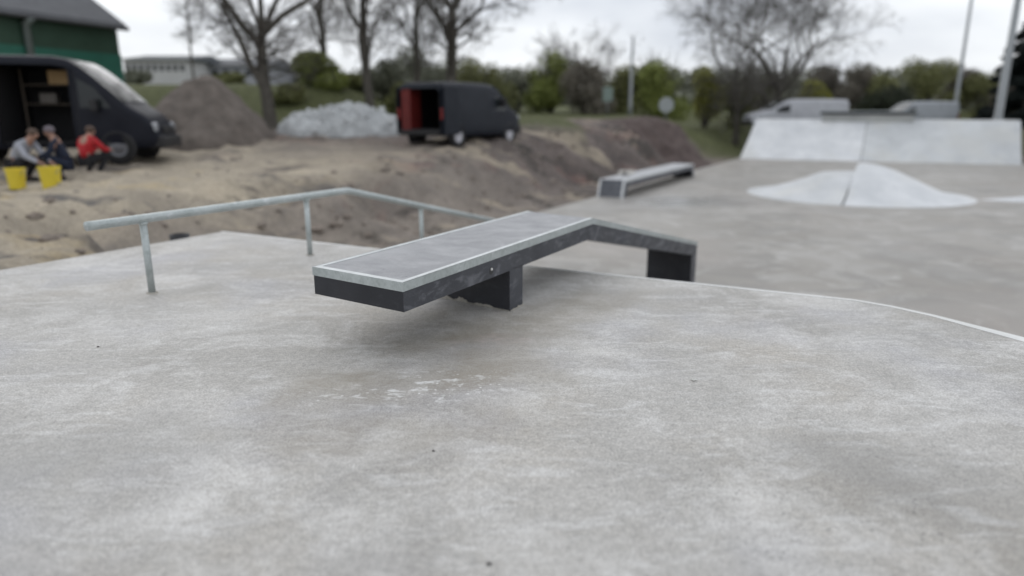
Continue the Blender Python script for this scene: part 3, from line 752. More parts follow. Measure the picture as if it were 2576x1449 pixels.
    for i in range(n_+1):
        x = i0+(i1-i0)*i/n_
        for j in range(n_+1):
            y_ = (hy(x, zt(x)-.10)-.04)*(-1+2*j/n_); cz = zt(x)+.012-.03*(abs(-1+2*j/n_)**4)
            VV.append(Mx@Vector((x+.01, y_, cz)))
    q.add(VV, [(i*(n_+1)+j, i*(n_+1)+j+1, (i+1)*(n_+1)+j+1, (i+1)*(n_+1)+j) for i in range(n_) for j in range(n_)])
    q.build('windscreen', M['glass'], root, smooth=True)
    for (a, b) in side_windows:
        for sd in (-1, 1):
            panel('side_window', [(a[0]*stretch,a[1]), (b[0]*stretch,a[1]), (b[0]*stretch-.06,min(b[1], zt(b[0]*stretch)-.16)), (a[0]*stretch,b[1])], M['glass'], side=sd)
    # front grille, bumper, lamps
    xf = L-.02
    q = MB(); q.box((L-.12,0,.47), (.42,hw*1.62,.30), Mx); q.build('bumper', M['trim'], root, bevel=.05)
    q = MB(); q.box((L+.005,0,.78), (.05,hw*.95,.16), Mx); q.build('grille', M['trim'], root, bevel=.01)
    for sg in (-1, 1):
        q = MB(); q.box((L-.19,sg*hw*.72,.84), (.30,.22,.24), Mx); q.build('headlight', M['lamp'], root, bevel=.05)
        q = MB(); q.box((.03,sg*(hw-.03),1.0), (.08,.07,.34), Mx); q.build('tail_light', M['tail'], root, bevel=.02)
        q = MB(); xm_ = (4.62 if kind == 'tall' else 3.35)*stretch; q.box((xm_,sg*(hw+.12),1.38), (.14,.22,.30), Mx); q.build('wing_mirror', M['trim'], root, bevel=.03)
    q = MB(); q.box((.0,0,.44), (.16,hw*1.8,.16), Mx); q.build('rear_bumper', M['trim'], root, bevel=.02)
    # seams and handles
    for x in ([1.28, 2.30, 4.16] if kind == 'tall' else [1.25, 2.45, 3.5]):
        x *= stretch
        if side_open and x < 3: pass
        panel('door_seam', [(x,.5),(x+.018,.5),(x+.018,zt(x)-.25),(x,zt(x)-.25)], M['trim'], .003)
    return root, P, hy, zt, panel
def ground_at(p): return ground_z(p.x, p.y)
# dark van at the left, sliding door open
p = at(392, 430, 17.7); p.z = ground_z(p.x, p.y+1.2)-.01
yaw = R(10)
MV = Matrix.Translation(p)@Matrix.Rotation(yaw, 4, 'Z')@Matrix.Translation(Vector((-5.8, 1.0, 0)))
so = (2.36, 4.05, .50, 2.30)
v1, P1_, hy1, zt1, pan1 = van('tall', 'delivery_van', MV, M['navy'], 'dark navy high roofed van with its sliding door open, in front of the green shed', 'van', 'vans parked on the site', side_open=so, side_windows=())
pan1('side_window', [(4.24,1.32),(4.95,1.32),(4.62,1.80),(4.24,2.02)], M['glass'])
q = MB(); q.box((3.15,.86,1.4), (1.9,.03,1.8), MV); q.box((2.33,0,1.4), (.03,1.75,1.85), MV); q.box((4.08,.1,1.35), (.03,1.6,1.8), MV); q.box((3.15,0,.47), (1.7,1.8,.05), MV); q.box((3.15,0,2.40), (1.6,1.6,.03), MV)
q.build('cargo_lining', M['lining'], v1)
q = MB(); q.box((3.2,.35,1.90), (1.4,.5,.03), MV); q.box((3.2,.35,1.42), (1.4,.5,.03), MV); q.box((2.52,.12,1.4), (.04,.04,1.8), MV); q.box((3.9,.12,1.4), (.04,.04,1.8), MV); q.build('shelf', M['wood'], v1)
q = MB(); q.box((1.15,-1.045,1.42), (1.45,.06,1.80), MV); q.build('sliding_door', M['navy'], v1, bevel=.03)
q = MB(); q.box((4.12,-1.0,1.45), (.02,.02,1.7), MV); q.build('door_pillar', M['navy'], v1)
def boxed(name, c, d, mat, label, cat, Mx, bev=.01, group=None):
    q = MB(); q.box(c, d, Mx); b = Mx@Vector((c[0], c[1], c[2]-d[2]/2)); o = q.build(name, mat, bevel=bev, loc=b); return tag(o, label, cat, group)
boxed('cardboard_box', (3.40,.25,2.085), (.46,.38,.34), M['card'], 'tan cardboard box on the upper shelf inside the open van', 'box', MV)
boxed('tool_case', (3.10,.2,1.565), (.40,.30,.26), plain('grey_case', (.13,.12,.11), .7), 'grey brown tool case on the lower shelf inside the open van', 'case', MV, .03)
# second van
p = at(1118, 347, 21.2); gz = ground_z(p.x, p.y); p.z = gz-.02
MV2 = Matrix.Translation(p)@Matrix.Rotation(R(59), 4, 'Z')@Matrix.Translation(Vector((0, .93, 0)))@Matrix.Diagonal((1,.93,1,1))
v2, P2_, hy2, zt2, pan2 = van('low', 'delivery_van', MV2, M['graphite'], 'dark grey van seen from behind with its rear doors open beside the white rubble heap', 'van', 'vans parked on the site', rear_open=True, rimm='pale_rim',
   side_windows=(((3.02,1.12),(3.72,1.62)),))
q = MB(); q.box((1.5,.80,1.12), (2.9,.03,1.5), MV2); q.box((1.5,-.80,1.12), (2.9,.03,1.5), MV2); q.box((2.9,0,1.12), (.03,1.6,1.5), MV2); q.box((1.5,0,.52), (2.9,1.6,.04), MV2); q.build('cargo_lining', M['lining'], v2)
q = MB(); q.box((.30,.60,1.10), (.55,.38,1.30), MV2); q.build('red_cupboard', M['red_metal'], v2, bevel=.02)
MD = MV2@Matrix.Translation(Vector((.02,1.00,0)))@Matrix.Rotation(R(-92), 4, 'Z')
q = MB(); q.box((0-.0,.42,1.10), (.05,.80,1.45), MD); d_ = q.build('rear_door', M['graphite'], v2, bevel=.02)
q = MB(); q.box((-.035,.42,1.08), (.02,.74,1.36), MD); q.build('door_lining', M['red_metal'], d_)
MD = MV2@Matrix.Translation(Vector((.0,-.99,0)))
q = MB(); q.box((.42,0,1.10), (.80,.045,1.45), MD); q.build('rear_door', M['graphite'], v2, bevel=.02)
# pale vans behind the ramp
for (px0, Y, yawd, kind, st_, m, lab) in ((1893, 46.0, 180+4, 'low', 1.32, 'white_paint', 'long pale van behind the left half of the bank ramp, nose to the left'), (2232, 47.5, 180, 'low', .98, 'silver_paint', 'shorter pale grey van behind the bank ramp at the right')):
    p = at(px0, 300, Y); p.z = .42 if st_ > 1 else .30
    Mx = Matrix.Translation(p)@Matrix.Rotation(R(yawd), 4, 'Z')@Matrix.Translation(Vector((-4.92*st_, -.93, 0)))
    van(kind, 'delivery_van', Mx, M[m], lab, 'van', 'vans parked on the site', side_windows=(((3.02,1.12),(3.72,1.62)),), stretch=st_)

# ---------------------------------------------------------------- yellow buckets and a black tub
def bucket(px, py, Y, r, h, mat, label, name='bucket', rot=0):
    p = at(px, py, Y); p.z = ground_z(p.x, p.y)-.012
    root = empty(name, p, label, 'bucket', 'yellow buckets on the sand' if mat == 'yellow' else None)
    q = MB(); q.lathe([(r*.80,0),(r*.82,.01),(r*.97,h*.9),(r,h*.93),(r*1.05,h*.94),(r*1.05,h),(r*.96,h),(r*.93,h*.9),(r*.79,.02),(.0001,.018)], c=p, n=28); q.build('shell', M[mat], root, smooth=True).modifiers.new('e','EDGE_SPLIT').split_angle = R(40)
    q = MB(); q.tube([p+Vector((math.cos(a+rot)*r*1.03, -abs(math.sin(a))*r*.35-r*.2, h*.90-math.sin(a)*r*.75)) for a in [math.pi*i/12 for i in range(13)]], .006, 6); q.build('handle', M['pole'], root, smooth=True)
    return root
bucket(44, 466, 13.4, .17, .40, 'yellow', 'yellow bucket at the far left edge, in front of the person in grey')
bucket(131, 468, 13.4, .19, .44, 'yellow', 'larger yellow bucket, right of the other one, in front of the dark van')
p = at(452, 597, 8.6); bz_ = p.z
root = empty('tub', (p.x, p.y, ground_z(p.x, p.y)-.03), 'black plastic tub just behind the left rim of the deck', 'tub')
hh = max(.16, bz_+.04-root.location.z)
q = MB(); q.lathe([(.085,0),(.11,hh*.9),(.118,hh*.92),(.118,hh),(.10,hh),(.08,.02),(.0001,.018)], c=root.location, n=24); q.build('shell', M['black_plastic'], root, smooth=True)
q = MB(); q.lathe([(.112,hh*.72),(.120,hh*.74),(.120,hh*.78),(.112,hh*.80)], c=root.location, n=24); q.build('rim', M['black_plastic'], root)

# ---------------------------------------------------------------- people
def skin_obj(name, joints, edges, mat, parent, Mx, lev=2, root_i=0):
    me = bpy.data.meshes.new(name); org = parent_world(parent) if parent else Vector((0,0,0))
    me.from_pydata([tuple(Mx@Vector(j[0])-org) for j in joints], edges, [])
    o = bpy.data.objects.new(name, me); COL.objects.link(o); o.parent = parent
    m_ = o.modifiers.new('skin', 'SKIN'); m_.use_smooth_shade = True
    if not me.skin_vertices: return o
    for i, j in enumerate(joints):
        sv = me.skin_vertices[0].data[i]; r = j[1]; sv.radius = (r, r) if not isinstance(r, tuple) else r; sv.use_root = (i == root_i)
    s_ = o.modifiers.new('sub', 'SUBSURF'); s_.levels = lev; s_.render_levels = lev
    me.materials.append(mat); return o
def person(Mx, J, top, legs, hairm, label, group):
    g = dict(J); root = empty('person', Mx@Vector((0,0,0)), label, 'person', group)
    names = ['pelvis','belly','chest','neck','head','crown']
    rad = {'pelvis':.125,'belly':.12,'chest':.135,'neck':.055,'head':.088,'crown':.075,'hip':.085,'knee':.058,'ankle':.04,'toe':.035,'shoulder':.06,'elbow':.042,'wrist':.028,'palm':.033}
    jt = [(g[n_], rad[n_]) for n_ in names]; ed = [(i, i+1) for i in range(5)]; idx = {n_: i for i, n_ in enumerate(names)}
    fing = []
    for sd, sg in (('l', 1), ('r', -1)):
        prev = 0
        for n_ in ('hip','knee','ankle','toe'):
            jt.append((g[n_+sd], rad[n_])); ed.append((prev, len(jt)-1)); prev = len(jt)-1; idx[n_+sd] = prev
        prev = idx['chest']
        for n_ in ('shoulder','elbow','wrist','palm'):
            jt.append((g[n_+sd], rad[n_])); ed.append((prev, len(jt)-1)); prev = len(jt)-1; idx[n_+sd] = prev
        d = (Vector(g['palm'+sd])-Vector(g['wrist'+sd])).normalized(); side_ = d.cross(Vector((0,0,1))).normalized()*sg; dn = d.cross(side_)*sg
        pl = Vector(g['palm'+sd])
        for kf, (o_, ln) in enumerate(((-.030,.062),(-.011,.078),(.009,.084),(.028,.074))):
            b0 = pl+side_*o_*.9+d*.02; m1 = b0+d*ln*.5+Vector((0,0,-.008)); m2 = m1+d*ln*.35+Vector((0,0,-.028))
            b_ = len(jt); jt += [(tuple(b0), .011), (tuple(m1), .009), (tuple(m2), .008)]; ed += [(prev, b_), (b_, b_+1), (b_+1, b_+2)]
        t0_ = pl+side_*.038-d*.02; b_ = len(jt); jt += [(tuple(t0_), .012), (tuple(t0_+side_*.02+d*.035+Vector((0,0,-.01))), .010)]; ed += [(prev, b_), (b_, b_+1)]
    hd = Vector(g['head']); fw = Vector(g['face']).normalized()
    b_ = len(jt); jt += [(tuple(hd+fw*.095+Vector((0,0,-.01))), .013)]; ed.append((idx['head'], b_))
    body = skin_obj('body', jt, ed, M['skin'], root, Mx)
    def garment(nm, keys, eds, mat, grow):
        skin_obj(nm, [(g[k_], rad[k_ if k_ in rad else k_[:-1]]+grow) for k_ in keys], eds, mat, root, Mx)
    garment('top', ['pelvis','belly','chest','neck','shoulderl','elbowl','wristl','shoulderr','elbowr','wristr'], [(0,1),(1,2),(2,3),(2,4),(4,5),(5,6),(2,7),(7,8),(8,9)], top, .022)
    garment('trousers', ['pelvis','hipl','kneel','anklel','hipr','kneer','ankler'], [(0,1),(1,2),(2,3),(0,4),(4,5),(5,6)], legs, .018)
    for sd in 'lr':
        q = MB(); a = Vector(g['ankle'+sd]); t = Vector(g['toe'+sd]); c_ = a.lerp(t, .5); dd = (t-a).normalized(); ang = math.atan2(dd.y, dd.x)
        q.box((0,0,0), (.29,.10,.09), Mx@Matrix.Translation(Vector((c_.x, c_.y, .05)))@Matrix.Rotation(ang, 4, 'Z'), .12); q.build('shoe', M['black_cloth'], root, bevel=.025)
    q = MB(); hc = Mx@(hd+Vector((0,0,.045))-fw*.018)
    q.ball((hc.x,hc.y,hc.z), (.108,.105,.088), 14, 9); q.build('hair', hairm, root, smooth=True)
    sv = fw.cross(Vector((0,0,1))).normalized()
    for s2 in (-1, 1):
        e = Mx@(hd+fw*.088+sv*.032*s2+Vector((0,0,.015))); q = MB(); q.ball((e.x,e.y,e.z), (.010,.010,.008), 8, 6); q.build('eye', M['black_cloth'], root)
        e = Mx@(hd+sv*.092*s2); q = MB(); q.ball((e.x,e.y,e.z), (.014,.014,.028), 8, 6); q.build('ear', M['skin'], root, smooth=True)
    return root
def pose(**k_): return k_
p = at(44, 440, 14.9); gz = ground_z(p.x, p.y); Mx = Matrix.Translation(Vector((p.x, p.y, gz)))@Matrix.Rotation(R(-8), 4, 'Z')
person(Mx, dict(pelvis=(0,0,.42), belly=(.14,0,.60), chest=(.33,0,.78), neck=(.46,0,.90), head=(.55,0,.99), crown=(.58,0,1.06), face=(1,0,-.35),
    hipl=(.02,.10,.38), kneel=(.38,.17,.50), anklel=(.10,.15,.09), toel=(.27,.17,.05), hipr=(.02,-.10,.38), kneer=(.36,-.18,.47), ankler=(.08,-.15,.09), toer=(.25,-.17,.05),
    shoulderl=(.33,.19,.80), elbowl=(.52,.22,.56), wristl=(.72,.14,.42), palml=(.79,.12,.39), shoulderr=(.31,-.19,.79), elbowr=(.50,-.24,.55), wristr=(.71,-.17,.43), palmr=(.78,-.15,.40)),
    M['hoodie'], M['black_cloth'], M['hair'], 'crouching person in a pale grey hoodie leaning over the yellow buckets', 'workers by the dark van')
p = at(172, 432, 15.3); gz = ground_z(p.x, p.y); Mx = Matrix.Translation(Vector((p.x, p.y, gz)))@Matrix.Rotation(R(-150), 4, 'Z')
person(Mx, dict(pelvis=(0,0,.38), belly=(.06,0,.56), chest=(.15,0,.80), neck=(.20,0,.94), head=(.25,0,1.04), crown=(.26,0,1.11), face=(1,0,-.3),
    hipl=(.02,.11,.36), kneel=(.38,.20,.52), anklel=(.12,.16,.09), toel=(.28,.19,.05), hipr=(.02,-.11,.36), kneer=(.38,-.20,.52), ankler=(.12,-.16,.09), toer=(.28,-.19,.05),
    shoulderl=(.15,.20,.83), elbowl=(.30,.26,.60), wristl=(.50,.12,.50), palml=(.57,.09,.48), shoulderr=(.15,-.20,.83), elbowr=(.30,-.26,.60), wristr=(.50,-.12,.50), palmr=(.57,-.09,.48)),
    M['navy_cloth'], M['navy_cloth'], M['cap'], 'squatting person in dark navy clothes and a grey cap before the open van door', 'workers by the dark van')

p = at(226, 432, 16.2); gz = ground_z(p.x, p.y); Mx = Matrix.Translation(Vector((p.x, p.y, gz)))@Matrix.Rotation(R(70), 4, 'Z')
person(Mx, dict(pelvis=(-.05,0,.40), belly=(-.02,0,.58), chest=(.05,0,.80), neck=(.12,0,.93), head=(.18,0,1.02), crown=(.20,0,1.09), face=(1,0,-.5),
    hipl=(.0,.11,.38), kneel=(.36,.22,.52), anklel=(.10,.17,.09), toel=(.26,.20,.05), hipr=(.0,-.11,.38), kneer=(.36,-.22,.52), ankler=(.10,-.17,.09), toer=(.26,-.20,.05),
    shoulderl=(.05,.21,.83), elbowl=(.22,.30,.62), wristl=(.44,.18,.60), palml=(.51,.15,.60), shoulderr=(.05,-.21,.83), elbowr=(.22,-.30,.62), wristr=(.44,-.18,.60), palmr=(.51,-.15,.60)),
    M['red'], M['black_cloth'], M['hair'], 'squatting person in a red jacket, rightmost of the three workers by the dark van', 'workers by the dark van')

# ---------------------------------------------------------------- heaps
def heap(name, px0, px1, pyt, pyb, Y, depth, mat, label, cat, seed, rough_=.12, res=70, sharp=1.0, peak=.5):
    a = at(px0, pyb, Y); b = at(px1, pyb, Y); top = at((px0+px1)/2, pyt, Y).z; cx_ = (a+b)/2; zg = ground_z(cx_.x, cx_.y)-.12; rx = (b.x-a.x)/2; hgt = top-zg
    V = []; F = []
    for j in range(res+1):
        for i in range(res+1):
            u = -1+2*i/res; v_ = -1+2*j/res; x = cx_.x+rx*u; y_ = cx_.y+depth*v_
            uu = u-(peak-.5)*2*(1-abs(u)); r = math.hypot(uu, v_)
            h = max(0, 1-math.sqrt(r*r+.05)+.22*0)**sharp; h = min(1, h*1.22) if r < 1 else 0; h = h*(1+.25*noise.noise(Vector((u*1.7+seed, v_*1.7, 0))))+rough_*noise.noise(Vector((u*5+seed, v_*5, 1)))*min(1, h*4)+rough_*.5*noise.noise(Vector((u*14+seed, v_*14, 2)))*min(1, h*5)
            V.append((x, y_, ground_z(x, y_)-.06+hgt*h*1.04 if r < 1.0 else ground_z(x, y_)-.9))
    n_ = res+1
    mb = MB(); mb.add(V, [(j*n_+i, j*n_+i+1, (j+1)*n_+i+1, (j+1)*n_+i) for j in range(res) for i in range(res)])
    o = mb.build(name, mat, smooth=True, loc=(cx_.x, cx_.y, zg)); return tag(o, label, cat)
heap('dirt_heap', 360, 690, 207, 375, 23.5, 2.8, plain('heap_earth', (.15,.13,.115), .95, 0, .3, 2.5, .2, .8), 'large conical heap of grey brown earth right of the dark van', 'earth heap', 3, .07, sharp=.72)
heap('dirt_heap', 1480, 1810, 312, 385, 36.0, 4.2, plain('heap_reddish', (.105,.082,.076), .95, 0, .3, 2, .2, .8), 'low dark reddish earth heap left of the bank ramp', 'earth heap', 8, .1, peak=.6, sharp=1.0)
# heap of white rubble: a core with broken blocks on it
core = heap('rubble_heap', 700, 1035, 274, 378, 26.5, 1.9, plain('white_rubble', (.42,.435,.44), .9, 0, .25, 3, .3, .8), 'heap of whitish broken concrete left of the second van', 'rubble heap', 5, .22, sharp=.5)
q = MB(); rnd = random.Random(11); vz = [v.co for v in core.data.vertices]
for i in range(260):
    v = vz[rnd.randrange(len(vz))]
    if v.z < .14: continue
    s_ = rnd.uniform(.05,.17); Mx = Matrix.Translation(Vector(core.location)+v)@Matrix.Rotation(rnd.uniform(0,6), 4, Vector((rnd.random(), rnd.random(), rnd.random()+.1)).normalized())
    q.box((0,0,0), (s_*rnd.uniform(.8,1.8), s_*rnd.uniform(.8,1.5), s_*.8), Mx, .2)
tag(q.build('broken_blocks', plain('white_blocks', (.52,.535,.54), .9, 0, .25, 4), core), kind='stuff')
# stones and clods scattered over the cut bank
q = MB(); rnd = random.Random(21)
for i in range(900):
    s_ = rnd.uniform(-9, 32); t_ = -rnd.uniform(.6, 9); p = S(s_, t_); r = .012+.05*rnd.random()**4
    q.ball((p.x, p.y, ground_z(p.x, p.y)+r*.2), (r, r*rnd.uniform(.7,1.2), r*.7), 6, 4, .3, i)
tag(q.build('loose_stones', plain('loose_stone', (.30,.27,.235), .95, 0, .35, 3), smooth=False), 'loose stones and clods of earth scattered on the dug ground', kind='stuff')
q = MB(); rnd = random.Random(33)
for i in range(420):
    s_ = rnd.uniform(-1, 30); t_ = -rnd.uniform(.9, 5.0); p = S(s_, t_); r = .03+.10*rnd.random()**3
    q.ball((p.x, p.y, ground_z(p.x, p.y)+r*.1), (r*rnd.uniform(.8,1.5), r, r*.6), 8, 5, .3, i)
tag(q.build('earth_clods', plain('clod_earth', (.25,.215,.185), .95, 0, .35, 2.5, .2, .6)), 'lumps of dug earth lying on the cut bank behind the rail', kind='stuff')

# ---------------------------------------------------------------- green shed
shed_g = NT('shed_boards'); sp_ = shed_g.n('ShaderNodeSeparateXYZ'); shed_g.l(shed_g.tc.outputs['Object'], sp_.inputs[0])
brd = shed_g.math('FRACT', shed_g.math('MULTIPLY', sp_.outputs[2], 5.0))
cc = shed_g.ramp(shed_g.noise(1.2, 5), .3, .7, (.022,.055,.034,1), (.034,.078,.05,1))
M['shed_dark'] = shed_g.done(cc, .6, 0, shed_g.bump(brd, .6, .03))
M['shed_green'] = plain('bright_green_sheet', (.018,.125,.085), .5, 0, .12, 2); M['roof'] = plain('grey_roof', (.11,.115,.125), .8, 0, .15, 3, .4, .5)
c0 = at(296, 72, 30.0); dW = Vector((-.340,-.940,0)); nB = Vector((-.940,.340,0)); zg = .2; ze = c0.z; Lw = 12.0; Wd = 9.0
c0g = Vector((c0.x, c0.y, zg)); shed = empty('green_shed', c0g, 'green boarded shed with a grey pitched roof at the upper left', 'shed')
zm = at(303, 138, 30.0).z
q = MB(); q.prism([c0g, c0g+dW*Lw, c0g+dW*Lw+Vector((0,0,zm-zg)), c0g+Vector((0,0,zm-zg))], nB*Wd); q.build('lower_wall', M['shed_green'], shed)
u0 = Vector((c0.x, c0.y, zm))+nB*.03; q = MB(); q.prism([u0-dW*-.03, u0+dW*Lw, u0+dW*Lw+Vector((0,0,ze-zm)), u0-dW*-.03+Vector((0,0,ze-zm))], nB*(Wd-.03)); q.build('upper_wall', M['shed_dark'], shed)
e0 = Vector((c0.x, c0.y, ze)); rise = 3.2
q = MB(); e1 = e0-nB*.35-dW*.12+Vector((0,0,-.02)); r1 = e0+nB*4.5-dW*.12+Vector((0,0,rise)); e2 = e0+nB*(Wd+.45)-dW*.12+Vector((0,0,-.02)); up_ = Vector((0,0,.16))
q.prism([e1, r1, e2, e2+up_, r1+up_, e1+up_], dW*(Lw+.7)); q.build('roof', M['roof'], shed)
q = MB(); q.prism([e0+nB*.2, e0+nB*4.5+Vector((0,0,rise-.12)), e0+nB*(Wd-.2)], dW*.08); q.build('gable', M['shed_dark'], shed)
q = MB(); a = e0-nB*.42+Vector((0,0,-.02)); q.tube([a-dW*.12, a+dW*(Lw+.35)], .09, 10); q.build('gutter', M['roof'], shed, smooth=True)
pd = at(68, 60, 26.2); s_ = (Vector((pd.x, pd.y, 0))-Vector((c0.x, c0.y, 0))).dot(dW); b_ = Vector((c0.x, c0.y, 0))+dW*s_-nB*.12
q = MB(); q.tube([b_+Vector((0,0,.2)), b_+Vector((0,0,ze-.25)), b_-nB*.35+Vector((0,0,ze-.08))], .13, 12); q.build('downpipe', plain('grey_downpipe', (.16,.19,.185), .5, .1), shed, smooth=True)

# ---------------------------------------------------------------- far hall behind the grass
def hall(px0, px1, pyt, pym, pyb, Y, label, wall, roofm, depth=14, nwin=9):
    a = at(px0, pyb, Y); b = at(px1, pyb, Y); zt_ = at(px0, pyt, Y).z; zm_ = at(px0, pym, Y).z; z0 = min(a.z, ground_z(a.x, a.y))-1
    root = empty('industrial_hall', (a.x, a.y, z0), label, 'building')
    q = MB(); q.prism([Vector((a.x,Y,z0)), Vector((b.x,Y,z0)), Vector((b.x,Y,zm_)), Vector((a.x,Y,zm_))], (0,depth,0)); q.build('wall', wall, root)
    q = MB(); q.prism([Vector((a.x-.6,Y-.6,zm_)), Vector((a.x-.6,Y+depth*.5,zt_)), Vector((a.x-.6,Y+depth+.6,zm_))], (b.x-a.x+1.2,0,0)); q.build('roof', roofm, root)
    for i in range(nwin):
        x = a.x+(b.x-a.x)*(i+.5)/nwin; w_ = (b.x-a.x)/nwin*.5; h_ = (zm_-a.z)*.35
        q = MB(); q.box((x,Y-.03,a.z+(zm_-a.z)*.55), (w_,.08,h_)); q.build('window', M['glass'], root)
    return root
hall(316, 470, 128, 150, 196, 92, 'long pale hall with a dark roof on the horizon right of the green shed', M['brick'], plain('slate_roof', (.10,.11,.12), .8))
hall(474, 668, 138, 165, 206, 99, 'lower grey hall behind the first bare tree', plain('grey_render', (.34,.35,.38), .9), M['roof'], nwin=7)

# ---------------------------------------------------------------- trees
def seg_mesh(name, segs, mat, parent, n=4):
    if not segs: return None
    V = np.zeros((len(segs)*2*n, 3)); k_ = 0
    A = np.array([s_[0] for s_ in segs]); B = np.array([s_[1] for s_ in segs]); ra = np.array([s_[2] for s_ in segs]); rb = np.array([s_[3] for s_ in segs])
    d = B-A; d /= np.linalg.norm(d, axis=1)[:, None]+1e-9
    ref = np.where(np.abs(d[:, 2:3]) < .9, np.array([[0,0,1.]]), np.array([[1.,0,0]])); u = np.cross(d, ref); u /= np.linalg.norm(u, axis=1)[:, None]; w_ = np.cross(d, u)
    V = np.zeros((len(segs), 2, n, 3))
    for i in range(n):
        c_, s_ = math.cos(2*math.pi*i/n), math.sin(2*math.pi*i/n); o_ = u*c_+w_*s_
        V[:, 0, i] = A+o_*ra[:, None]; V[:, 1, i] = B+o_*rb[:, None]
    V = V.reshape(-1, 3); F = []
    base = np.arange(len(segs))[:, None]*2*n
    for i in range(n):
        j = (i+1) % n; F.append(np.concatenate([base+i, base+j, base+n+j, base+n+i], 1))
    F = np.stack(F, 1).reshape(-1, 4)
    me = bpy.data.meshes.new(name); me.vertices.add(len(V)); me.vertices.foreach_set('co', V.ravel())
    me.loops.add(F.size); me.loops.foreach_set('vertex_index', F.ravel().astype(np.int32)); me.polygons.add(len(F))
    me.polygons.foreach_set('loop_start', np.arange(0, F.size, 4, dtype=np.int32)); me.polygons.foreach_set('use_smooth', np.ones(len(F), bool))
    me.update(calc_edges=True); me.materials.append(mat)
    o = bpy.data.objects.new(name, me); COL.objects.link(o); o.parent = parent; return o
def bare_tree(base, H, r0, fork, seed, label, group='bare trees behind the site', limbs=5, lean=(0,0), spread=.55, twigs=1.0, up=.25, depth=6, shoots=16, mats=('bark','bark_pale')):
    rnd = random.Random(seed); root = empty('bare_tree', base, label, 'tree', group)
    q = MB(); pts = []; rs = []
    n_ = 9
    for i in range(n_+1):
        f = i/n_; z = -.3+(fork+.3)*f
        pts.append(Vector(base)+Vector((lean[0]*f*fork+.06*math.sin(f*5+seed), lean[1]*f*fork+.05*math.cos(f*4+seed), z))); rs.append(r0*(1.35-.35*min(1, f*4) if f < .25 else 1.0-.28*(f-.25)/.75))
    q.tube(pts, rs, 14); trunk = q.build('trunk', M[mats[0]], root, smooth=True)
    big = []; small = []
    def grow(p, d, ln, r, dep):
        k_ = 4 if dep > 2 else 2; a = p
        for i in range(k_):
            d = (d+Vector((rnd.gauss(0,.11), rnd.gauss(0,.11), rnd.gauss(0,.08)+up*.12))).normalized(); b = a+d*(ln/k_); r2 = r*(1-.38/k_)
            (big if dep > 3 else small).append((tuple(a), tuple(b), r, r2))
            if dep <= 4 and dep > 0:
                for _ in range(2 if rnd.random() < .75*twigs else 1):
                    side_ = d.cross(Vector((rnd.gauss(0,1), rnd.gauss(0,1), rnd.gauss(0,1)))).normalized(); nd = (d*.75+side_*rnd.uniform(.5,1.0)).normalized()
                    if dep <= 1: small.append((tuple(b), tuple(b+nd*ln*.45), max(.004, r2*.5), .003))
                    elif rnd.random() < .55*twigs: grow(b, nd, ln*rnd.uniform(.45,.65), r2*.5, dep-2)
            a, r = b, r2
        if dep > 0:
            for _ in range(2 if rnd.random() < .7 else 3):
                side_ = d.cross(Vector((rnd.gauss(0,1), rnd.gauss(0,1), rnd.gauss(0,1)))).normalized(); grow(a, (d+side_*rnd.uniform(.35,.75)*(.8+spread*.5)).normalized(), ln*rnd.uniform(.68,.84), r*rnd.uniform(.6,.74), dep-1)
    top = pts[-1]
    for i in range(limbs):
        an = 2*math.pi*(i+rnd.random()*.6)/limbs; el = spread*rnd.uniform(.6,1.3); d = Vector((math.cos(an)*el, math.sin(an)*el, 1)).normalized()
        st = top if i < max(2, limbs-3) else pts[rnd.randrange(4, n_)]
        grow(st+Vector((0,0,-.1)), d, (H-fork)*.29, r0*rnd.uniform(.42,.62), depth)
    for i in range(int(shoots)):
        an = rnd.uniform(0, 6.28); st = pts[rnd.randrange(5, n_+1)]
        grow(st+Vector((0,0,rnd.uniform(-.2,.2))), Vector((math.cos(an), math.sin(an), rnd.uniform(.15,.9))).normalized(), (H-fork)*rnd.uniform(.10,.17), r0*rnd.uniform(.10,.2), 4)
    seg_mesh('limb', [(tuple(Vector(a)-Vector(base)), tuple(Vector(b)-Vector(base)), c_, d_) for a, b, c_, d_ in big], M[mats[0]], root, 7)
    seg_mesh('crown', [(tuple(Vector(a)-Vector(base)), tuple(Vector(b)-Vector(base)), max(c_, .007), max(d_, .005)) for a, b, c_, d_ in small], M[mats[1]], root, 3)
    return root
def tbase(px, Y): 
    p = at(px, 300, Y); return (p.x, p.y, ground_z(p.x, p.y)-.05)
bare_tree(tbase(676, 29.5), 12, .26, 3.75, 1, 'thick bare tree with a broad fork, nearest the earth heap', limbs=6, lean=(0,0), spread=.75)
bare_tree(tbase(935, 33), 12.5, .21, 5.4, 2, 'slim bare tree rising behind the white rubble heap', limbs=4, lean=(-.035,0), spread=.5)
bare_tree(tbase(1140, 35), 13, .28, 5.3, 3, 'stout bare tree right behind the second van', limbs=6, spread=.8)
bare_tree(tbase(1052, 41), 13, .2, 5.5, 4, 'thin bare tree left of the stout one behind the second van', limbs=4, spread=.45)
bare_tree(tbase(822, 42), 12, .2, 4.6, 5, 'thin bare tree between the forked tree and the slim one', limbs=5, spread=.5)
bare_tree(tbase(1952, 52), 15, .30, 4.4, 6, 'wide crowned bare tree left of the pale vans, with a dark trunk', limbs=7, spread=.85, twigs=1.1)
bare_tree(tbase(1853, 50), 13.5, .2, 4.0, 7, 'bare tree just left of the wide crowned one', limbs=6, spread=.7)
bare_tree(tbase(1462, 56), 8.2, .14, 1.6, 8, 'small rounded bare tree above the green bushes in the middle', limbs=7, spread=.9, depth=5)
bare_tree(tbase(500, 62), 10.5, .10, 7.4, 9, 'slender distant tree with a small round top above the pale hall', limbs=5, spread=1.0, depth=3, twigs=.7)
